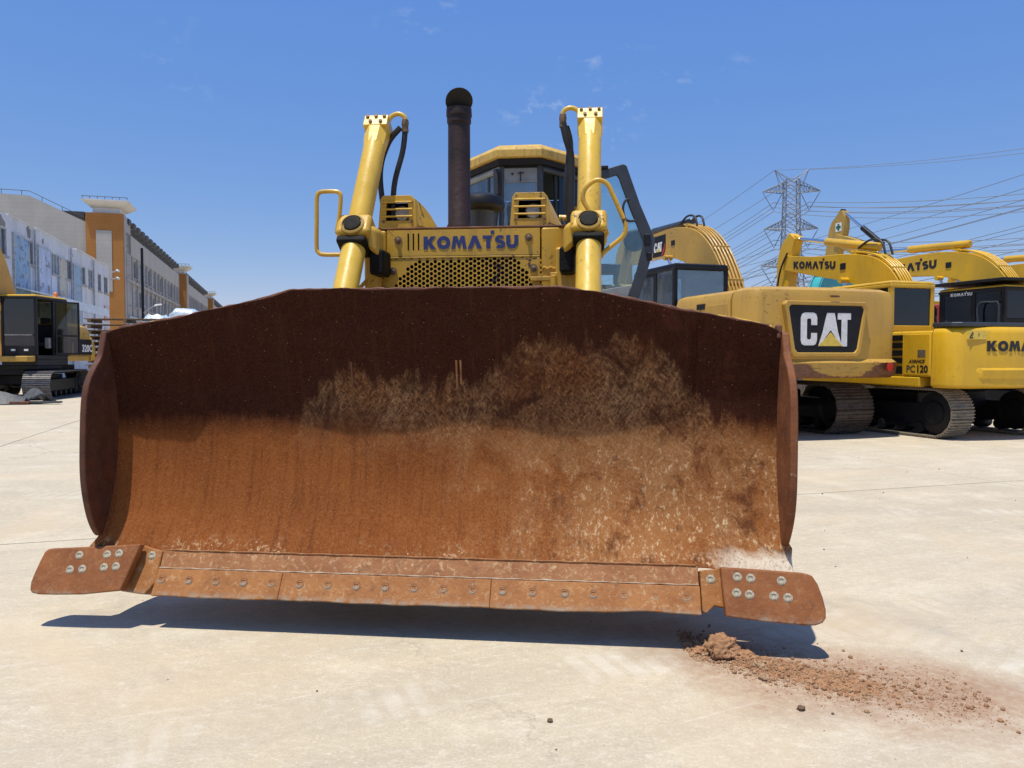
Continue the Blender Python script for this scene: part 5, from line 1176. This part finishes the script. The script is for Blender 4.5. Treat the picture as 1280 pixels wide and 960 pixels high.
o_ = MB().bb(-5.6, -3.3, -.10, -.052, 9.6, 10.9).build('window', M['alu'], T1)
for a in (-5.52, -4.40): MB().bb(a, a + 1.02, -.12, -.101, 9.68, 10.82).build('pane', M['pane'], o_)
C2 = C1 + AY * 42.6
T2 = terrace('grey_terrace', 'grey terrace with an orange pier, second block down the street', C2, 48, 13.4, False)
tower(T2, -.2, 2.4, -1.5, 1.0, 13.2)
C3 = C2 + AY * 48.6
T3 = terrace('grey_terrace', 'grey terrace at the far end of the street, beyond the second orange pier', C3, 54, 13.2, False)
tower(T3, -.2, 2.4, -1.5, 1.0, 13.0)

# street lamp, pallets with a wrapped bundle, oddments behind the old excavator
sl = thing('street_lamp', 'tall black lamp pole with a low curved side lamp before the terrace', 'street lamp', (-24.05, 50.2, 0))
MB().lathe([(.16, 0), (.13, .4), (.10, .5), (.08, 8.35), (0, 8.36)], (0, 0, 0), (0, 0, 1), 12).build('pole', M['black'], sl)
MB().tube(smooth_path([(0, 0, 4.1), (.35, -.1, 4.35), (.75, -.15, 4.55), (1.0, -.2, 4.6)], 5), .035, 8).build('arm', M['alu'], sl)
MB().loft([[(.85, -.30, 4.58), (1.35, -.36, 4.66), (1.35, -.20, 4.66), (.85, -.14, 4.58)], [(.9, -.27, 4.68), (1.3, -.33, 4.74), (1.3, -.22, 4.74), (.9, -.17, 4.68)]]).build('lamp_head', M['white'], sl)
st_ = thing('timber_rack', 'rack of weathered brown timber peeping over the left end of the blade', 'timber rack', (-15.2, 30.6, 0), R(8))
for i in range(13):
    z = .12 + i * .225
    for k in range(5): MB().bb(-1.5, 1.5, -.55 + k * .24, -.40 + k * .24, z, z + .03).build('plank', M['wood'], st_)
    for k in (-1.3, 0, 1.3): MB().bb(k - .06, k + .06, -.58, .60, z - .12, z - .002).build('bearer', M['wood'], st_)
pk = thing('wrapped_bundle', 'crumpled bundle in pale blue plastic wrap on a tall stack, beside the timber rack', 'bundle', (-15.0, 31.3, 0), R(8))
rng = random.Random(11)
for k, (cx0, w0, h0) in enumerate(((.55, 1.25, 3.05), (1.65, 1.3, 3.30), (2.35, .9, 3.18))):
    rings = []
    for q in range(9):
        z = h0 * q / 8 if q < 6 else h0 - .35 + .35 * (q - 5) / 3
        sc_ = 1 if q < 6 else (1 - .16 * (q - 5))
        rings.append([(cx0 + (w0 / 2 * sc_ + rng.uniform(-.05, .05)) * c_, (.55 * sc_ + rng.uniform(-.05, .05)) * s_, z + rng.uniform(-.05, .05) * (q > 0)) for c_, s_ in [(max(-1, min(1, 1.25 * math.cos(a))), max(-1, min(1, 1.25 * math.sin(a)))) for a in [2 * math.pi * j / 14 for j in range(14)]]])
    MB().loft(rings).build('wrapped_sack', M['wrap'], pk)
MB().bb(-.2, 2.9, -.62, .62, 2.62, 2.72).build('blue_sheet', M['wrap'], pk)
gr_ = thing('steel_rack', 'dark green steel rack holding small parts behind the old excavator', 'rack', (-16.1, 32.2, 0), R(5))
for x in (-.9, 0, .9):
    for y_ in (-.35, .35): MB().bb(x - .05, x + .05, y_ - .05, y_ + .05, 0, 2.0).build('upright', M['green'], gr_)
rng = random.Random(2)
for z in (.25, .75, 1.25, 1.75):
    MB().bb(-.95, .95, -.40, .40, z, z + .04).build('shelf', M['green'], gr_)
    for k in range(5):
        w_ = rng.uniform(.2, .34); MB().bb(-.85 + k * .36, -.85 + k * .36 + w_, -.32, .25, z + .042, z + .042 + rng.uniform(.15, .36)).build('parts_box', M[rng.choice(['cabgrey', 'cablight', 'teal', 'green', 'white', 'red'])], gr_, .015)
rng = random.Random(8)
for i, (px, py, w_, d_, rz, ty, lab) in enumerate(((-14.75, 22.3, 1.1, .8, .35, .3, 'dark grey rubber sheet lying folded at the left edge of the yard'), (-14.05, 22.7, .7, .7, -.4, -.3, 'charcoal rubber offcut tipped up beside the excavator track'), (-14.2, 22.2, .5, .35, .2, .03, 'small dark scrap between the two rubber offcuts'), (-13.6, 22.3, .9, .22, .1, .02, 'thin flat dark strip lying right of the rubber offcuts'))):
    rows = []
    for a in range(7):
        rows.append([((a / 6 - .5) * w_, (b / 4 - .5) * d_, .07 + ((.42 if i == 0 else .48) * max(0, 1 - abs(b - 2 + .15 * a - .4) / 2.2) * (1 - .5 * a / 6) if i < 2 else .02) + rng.uniform(-.03, .03) * (i < 2)) for b in range(5)])
    top_r = [[Vector(p) for p in r_] for r_ in rows]
    m = MB(); vs = [p for r_ in top_r for p in r_] + [p - Vector((0, 0, .05)) for r_ in top_r for p in r_]; fs = []
    N = 35
    for a in range(6):
        for b in range(4):
            q = a * 5 + b; fs += [(q, q + 1, q + 6, q + 5), (N + q, N + q + 5, N + q + 6, N + q + 1)]
    for a in range(6): fs += [(a * 5, a * 5 + 5, N + a * 5 + 5, N + a * 5), (a * 5 + 4, N + a * 5 + 4, N + a * 5 + 9, a * 5 + 9)]
    for b in range(4): fs += [(b, N + b, N + b + 1, b + 1), (30 + b, 31 + b, N + 31 + b, N + 30 + b)]
    m.add(vs, fs); o = m.build('rubber_sheet', M['sheet'] if i != 2 else M['rust'], None); tag(o, lab, 'scrap', 'scrap lying at the left edge'); o.location = (px, py, .0); o.rotation_euler = (ty * .5, ty * .3, rz)

# ------------------------------------------------------------------ pylon and power lines
PY = thing('transmission_tower', 'grey lattice power pylon rising behind the excavators on the right', 'pylon', (66.0, 183.0, 0), R(-6))
def member(mb, p, q, r=.085): mb.tube([p, q], r, 4)
def half(z): return lerp_tab([(0, 4.6), (20, 2.3), (29, 1.75), (44, 1.45)], z)
levels = [0, 7, 13.5, 18.5, 22, 24.5, 27, 29.5, 31.8, 34.2, 36.5, 38.8, 41, 42.6]
for s1 in (-1, 1):
    for s2 in (-1, 1):
        m = MB(); 
        for a, b in zip(levels, levels[1:]): member(m, (s1 * half(a), s2 * half(a), a), (s1 * half(b), s2 * half(b), b), .14)
        m.build('leg', M['galv'], PY)
for a, b in zip(levels, levels[1:]):
    m = MB()
    ca = [(-half(a), -half(a), a), (half(a), -half(a), a), (half(a), half(a), a), (-half(a), half(a), a)]; cb_ = [(-half(b), -half(b), b), (half(b), -half(b), b), (half(b), half(b), b), (-half(b), half(b), b)]
    for i in range(4):
        j = (i + 1) % 4; member(m, ca[i], cb_[j], .075); member(m, ca[j], cb_[i], .075); member(m, cb_[i], cb_[j], .07)
    m.build('bracing', M['galv'], PY)
arm_tips = []
for z, L in ((39.8, 6.6), (31.0, 6.2), (22.3, 6.8)):
    for s in (-1, 1):
        m = MB(); h = half(z); tip = Vector((s * L, 0, z + .15))
        for s2 in (-1, 1):
            lo_, up2 = Vector((s * h, s2 * h, z - .1)), Vector((s * h, s2 * h, z + 2.3))
            member(m, lo_, tip, .10); member(m, up2, tip, .10)
            for k in range(1, 6):
                a = lo_.lerp(tip, k / 6); b = up2.lerp(tip, k / 6); member(m, a, b, .055); member(m, a, up2.lerp(tip, (k - 1) / 6), .055)
        for k in range(1, 6): 
            a = Vector((s * h, -h, z)).lerp(tip, k / 6); b = Vector((s * h, h, z)).lerp(tip, k / 6); member(m, a, b, .05)
        ar = m.build('crossarm', M['galv'], PY)
        low_ = Vector((s * (L * .62), 0, z - 4.3))
        for xx in (L, L * .30):
            v = MB(); p = Vector((s * xx, 0, z)); v.tube([p, low_], .06, 5)
            for k in range(3, 15): q = p.lerp(low_, k / 16); v.lathe([(.06, -.09), (.16, -.02), (.06, .09)], q, low_ - p, 7)
            v.build('insulator', M['cable'], ar)
        arm_tips.append(low_)
for s in (-1, 1):
    m = MB(); p = Vector((s * 3.9, 0, 45.0))
    for s2 in (-1, 1): member(m, (s * 1.2, s2 * 1.4, 42.5), p, .09); member(m, (s * 2.6, s2 * .8, 41.6), p, .07)
    member(m, (0, 0, 42.6), p, .07); m.build('earth_peak', M['galv'], PY); arm_tips.append(p)
pm = Matrix.Translation(Vector((66.0, 183.0, 0))) @ Matrix.Rotation(R(-6), 4, 'Z')
tips = [pm @ t for t in arm_tips]
def wire(p, q, sag, r, lab, group='power lines'):
    n = 40; P = [Vector(p).lerp(Vector(q), i / n) - Vector((0, 0, sag * 4 * (i / n) * (1 - i / n))) for i in range(n + 1)]
    tag(MB().tube(P, r, 4).build('power_line', M['cable'], None), lab, 'power line', group)
NEAR = Vector((150, 108, 0)); FAR = Vector((20, 520, 0))
lab_r = ['upper', 'upper', 'middle', 'middle', 'lower', 'lower']
for i, t in enumerate(tips[:6]):
    off = Vector((14 if i % 2 else -9, -6 if i % 2 else 9, 3 if i % 2 else -1))
    lv_ = lab_r[i]; sd = 'inner' if i % 2 == 0 else 'outer'
    for dz in (0, 1.0, 2.1):
        wire(t + Vector((0, 0, dz - .25)), NEAR + off + Vector((0, 0, t.z + 1 + dz * 1.2)), 6, .065, f'thin grey cable of the {sd} bundle strung right from the {lv_} pylon arms', f'cables of the {lv_} {sd} bundle, right of the pylon')
        wire(t + Vector((0, 0, dz - .25)), FAR + off + Vector((0, 0, t.z + 2 + dz)), 12, .075, f'thin grey cable of the {sd} bundle running off left from the {lv_} pylon arms', f'cables of the {lv_} {sd} bundle, left of the pylon')
for i, t in enumerate(tips[6:]):
    wire(t, NEAR + Vector((i * 8, 0, 46)), 4, .05, 'faint earth wire from the pylon peak to the upper right', 'earth wires, right of the pylon')
    wire(t, FAR + Vector((i * 8, 0, 47)), 9, .07, 'faint earth wire from the pylon peak to the far left', 'earth wires, left of the pylon')
# a second line crossing behind, from high on the right to low on the left
for k, (z0, z1) in enumerate(((48, 44), (49.2, 45.2), (39, 34), (40.2, 35.4), (30, 26), (31.2, 27.4), (53, 50), (43.5, 38), (34, 30), (57, 52), (35.5, 31), (25, 20), (50.2, 46.2), (44.6, 39.2), (26.2, 21.2))):
    hgt_ = 'high' if k in (0, 1, 6, 9, 12) else ('middle' if k in (2, 3, 7, 10, 13) else 'low')
    wire((160 + (k % 3) * 3, 120, z0), (-10 + (k % 3) * 6, 640, z1), 15, .085, f'long thin cable of the {hgt_} set crossing behind the pylon', f'{hgt_} set of the second power line')

# ------------------------------------------------------------------ earth and stones at the right end of the blade
def clod(r, seed, sq=.7):
    rg = random.Random(seed); bm = bmesh.new(); bmesh.ops.create_icosphere(bm, subdivisions=(5 if r > .05 else 4), radius=r)
    from mathutils import noise
    o = Vector((rg.uniform(0, 50), rg.uniform(0, 50), rg.uniform(0, 50)))
    for v in bm.verts:
        d = v.co.normalized()
        f = 1 + .38 * noise.noise(d * 1.5 + o) + .20 * noise.noise(d * 3.6 + o) + .20 * abs(noise.noise(d * 7 + o)) + .08 * noise.noise(d * 19 + o)
        v.co = d * r * f; v.co.z *= sq
    me = bpy.data.meshes.new('dirt_clod'); bm.to_mesh(me); bm.free()
    me.polygons.foreach_set('use_smooth', [True] * len(me.polygons)); return me
M['earth'] = plain('red_brown_earth', (.38, .205, .105), .95, 0, .3, 30, .2, .9)
M['earth_pale'] = plain('pale_earth', (.44, .285, .165), .95, 0, .3, 40, .2, .9)
M['stone'] = plain('dark_stone', (.15, .10, .065), .9, 0, .4, 30, .2, .6)
def put_clod(r, seed, x, y, lab, mat='earth', group=None, sq=.75):
    me = clod(r, seed, sq)
    if r > .08:
        for v in me.vertices: v.co.x *= 1.3
    me.materials.append(M[mat]); o = link('dirt_clod', me, None, loc=(x, y, r * sq * .55), rot=(0, 0, seed)); tag(o, lab, 'clod' if 'earth' in mat else 'stone', group); return o
put_clod(.078, 4, 1.015, 3.655, 'biggest lumpy red-brown clod of earth, before the right end of the blade')
for i, (r_, x, y_, lab) in enumerate(((.042, 1.115, 3.60, 'fist-sized brown clod touching the right side of the biggest clod'), (.030, 0.905, 3.68, 'small brown clod just left of the biggest clod'), (.026, 1.15, 3.50, 'pale flat clod a hand right of the biggest clod'), (.024, 1.125, 3.38, 'pale crumb of earth nearest the camera in the spill'), (.022, 1.20, 3.58, 'small clod at the edge of the blade shadow'))):
    put_clod(r_, 10 + i, x, y_, lab, 'earth_pale' if i in (2, 3) else 'earth', 'clods of earth by the blade', .6)
put_clod(.015, 31, 1.18, 3.08, 'lone black pebble on the pale concrete before the earth spill', 'stone', None)
put_clod(.011, 32, .15, 2.98, 'single dark pebble on the concrete in the middle foreground', 'stone', None)
rng = random.Random(21); from mathutils import noise as mnoise
base_m = []
for k in range(6):
    bm = bmesh.new(); bmesh.ops.create_icosphere(bm, subdivisions=1, radius=1)
    vs = [v.co * (1 + .45 * mnoise.noise(v.co * 1.7 + Vector((k * 9, 0, 0)))) for v in bm.verts]; fs = [[v.index for v in f.verts] for f in bm.faces]; bm.free(); base_m.append((vs, fs))
def scatter(name, mat, spots, lab, cat):
    m = MB()
    for x, y_, r_, *zz in spots:
        vs, fs = rng.choice(base_m); e = Euler((rng.uniform(0, 6), rng.uniform(0, 6), rng.uniform(0, 6))).to_matrix()
        m.add([e @ v * r_ + Vector((x, y_, r_ * .35 + (zz[0] if zz else 0))) for v in vs], fs)
    o = m.build(name, mat, None, ang=60); o['kind'] = 'stuff'; o['label'] = lab; o['category'] = cat; return o
RIDGE = [(.86, 3.80), (1.0, 3.70), (1.2, 3.50), (1.45, 3.36), (2.0, 3.22), (3.2, 3.1)]
def ridge_y(x): return lerp_tab(RIDGE, x)
def pile(x, y_):
    w_ = .055 + .11 * max(0, min(1, (x - .85) / .6)); d_ = (y_ - ridge_y(x)) / w_
    e_ = math.exp(-d_ * d_) * max(0, min(1, (x - .84) / .12)) * max(0, min(1, (1.8 - x) / .75))
    q = Vector((x, y_, 0)); n_ = .55 * mnoise.noise(q * 7) + .45 * mnoise.noise(q * 19 + Vector((5, 0, 0))) + .35 * mnoise.noise(q * 47)
    return .030 * e_ * (1 + .9 * n_) - .007 + .004 * mnoise.noise(q * 31)
m = MB(); NX, NY = 210, 90; vs = []
for i in range(NX + 1):
    for j in range(NY + 1):
        x = .82 + 1.5 * (i / NX) ** 1.2; y_ = ridge_y(x) - .36 + .66 * j / NY; vs.append((x, y_, max(-.012, pile(x, y_))))
m.add(vs, [(i * (NY + 1) + j, (i + 1) * (NY + 1) + j, (i + 1) * (NY + 1) + j + 1, i * (NY + 1) + j + 1) for i in range(NX) for j in range(NY)])
o = m.build('earth_spill', M['earth'], None, ang=80); o['kind'] = 'stuff'; o['label'] = 'low ridge of red-brown earth spilled past the right end of the blade'; o['category'] = 'earth'
sp = []
for i in range(15000):
    t = rng.random(); x = .86 + 1.15 * t ** 1.5
    y_ = ridge_y(x) + rng.gauss(-.02, .05 + .10 * t ** .5)
    if rng.random() < 1 - .8 * t: sp.append((x, y_, .0010 + .0020 * rng.random() + .010 * rng.random() ** 18, max(0, pile(x, y_))))
scatter('earth_crumbs', M['earth'], sp[::2], 'loose red-brown crumbs of earth spilled by the right end of the blade', 'earth')
scatter('earth_crumbs', M['earth_pale'], sp[1::2], 'paler tan crumbs mixed through the red-brown earth spill', 'earth')
sp = []
for i in range(900):
    x = rng.uniform(-4, 6); y_ = 2.3 + 9 * rng.random() ** 1.5
    if x < .2 and rng.random() < .75: continue
    sp.append((x, y_, .0016 + .008 * rng.random() ** 8))
scatter('grit', M['stone'], sp, 'dark grit and tiny stones strewn over the concrete yard', 'grit')
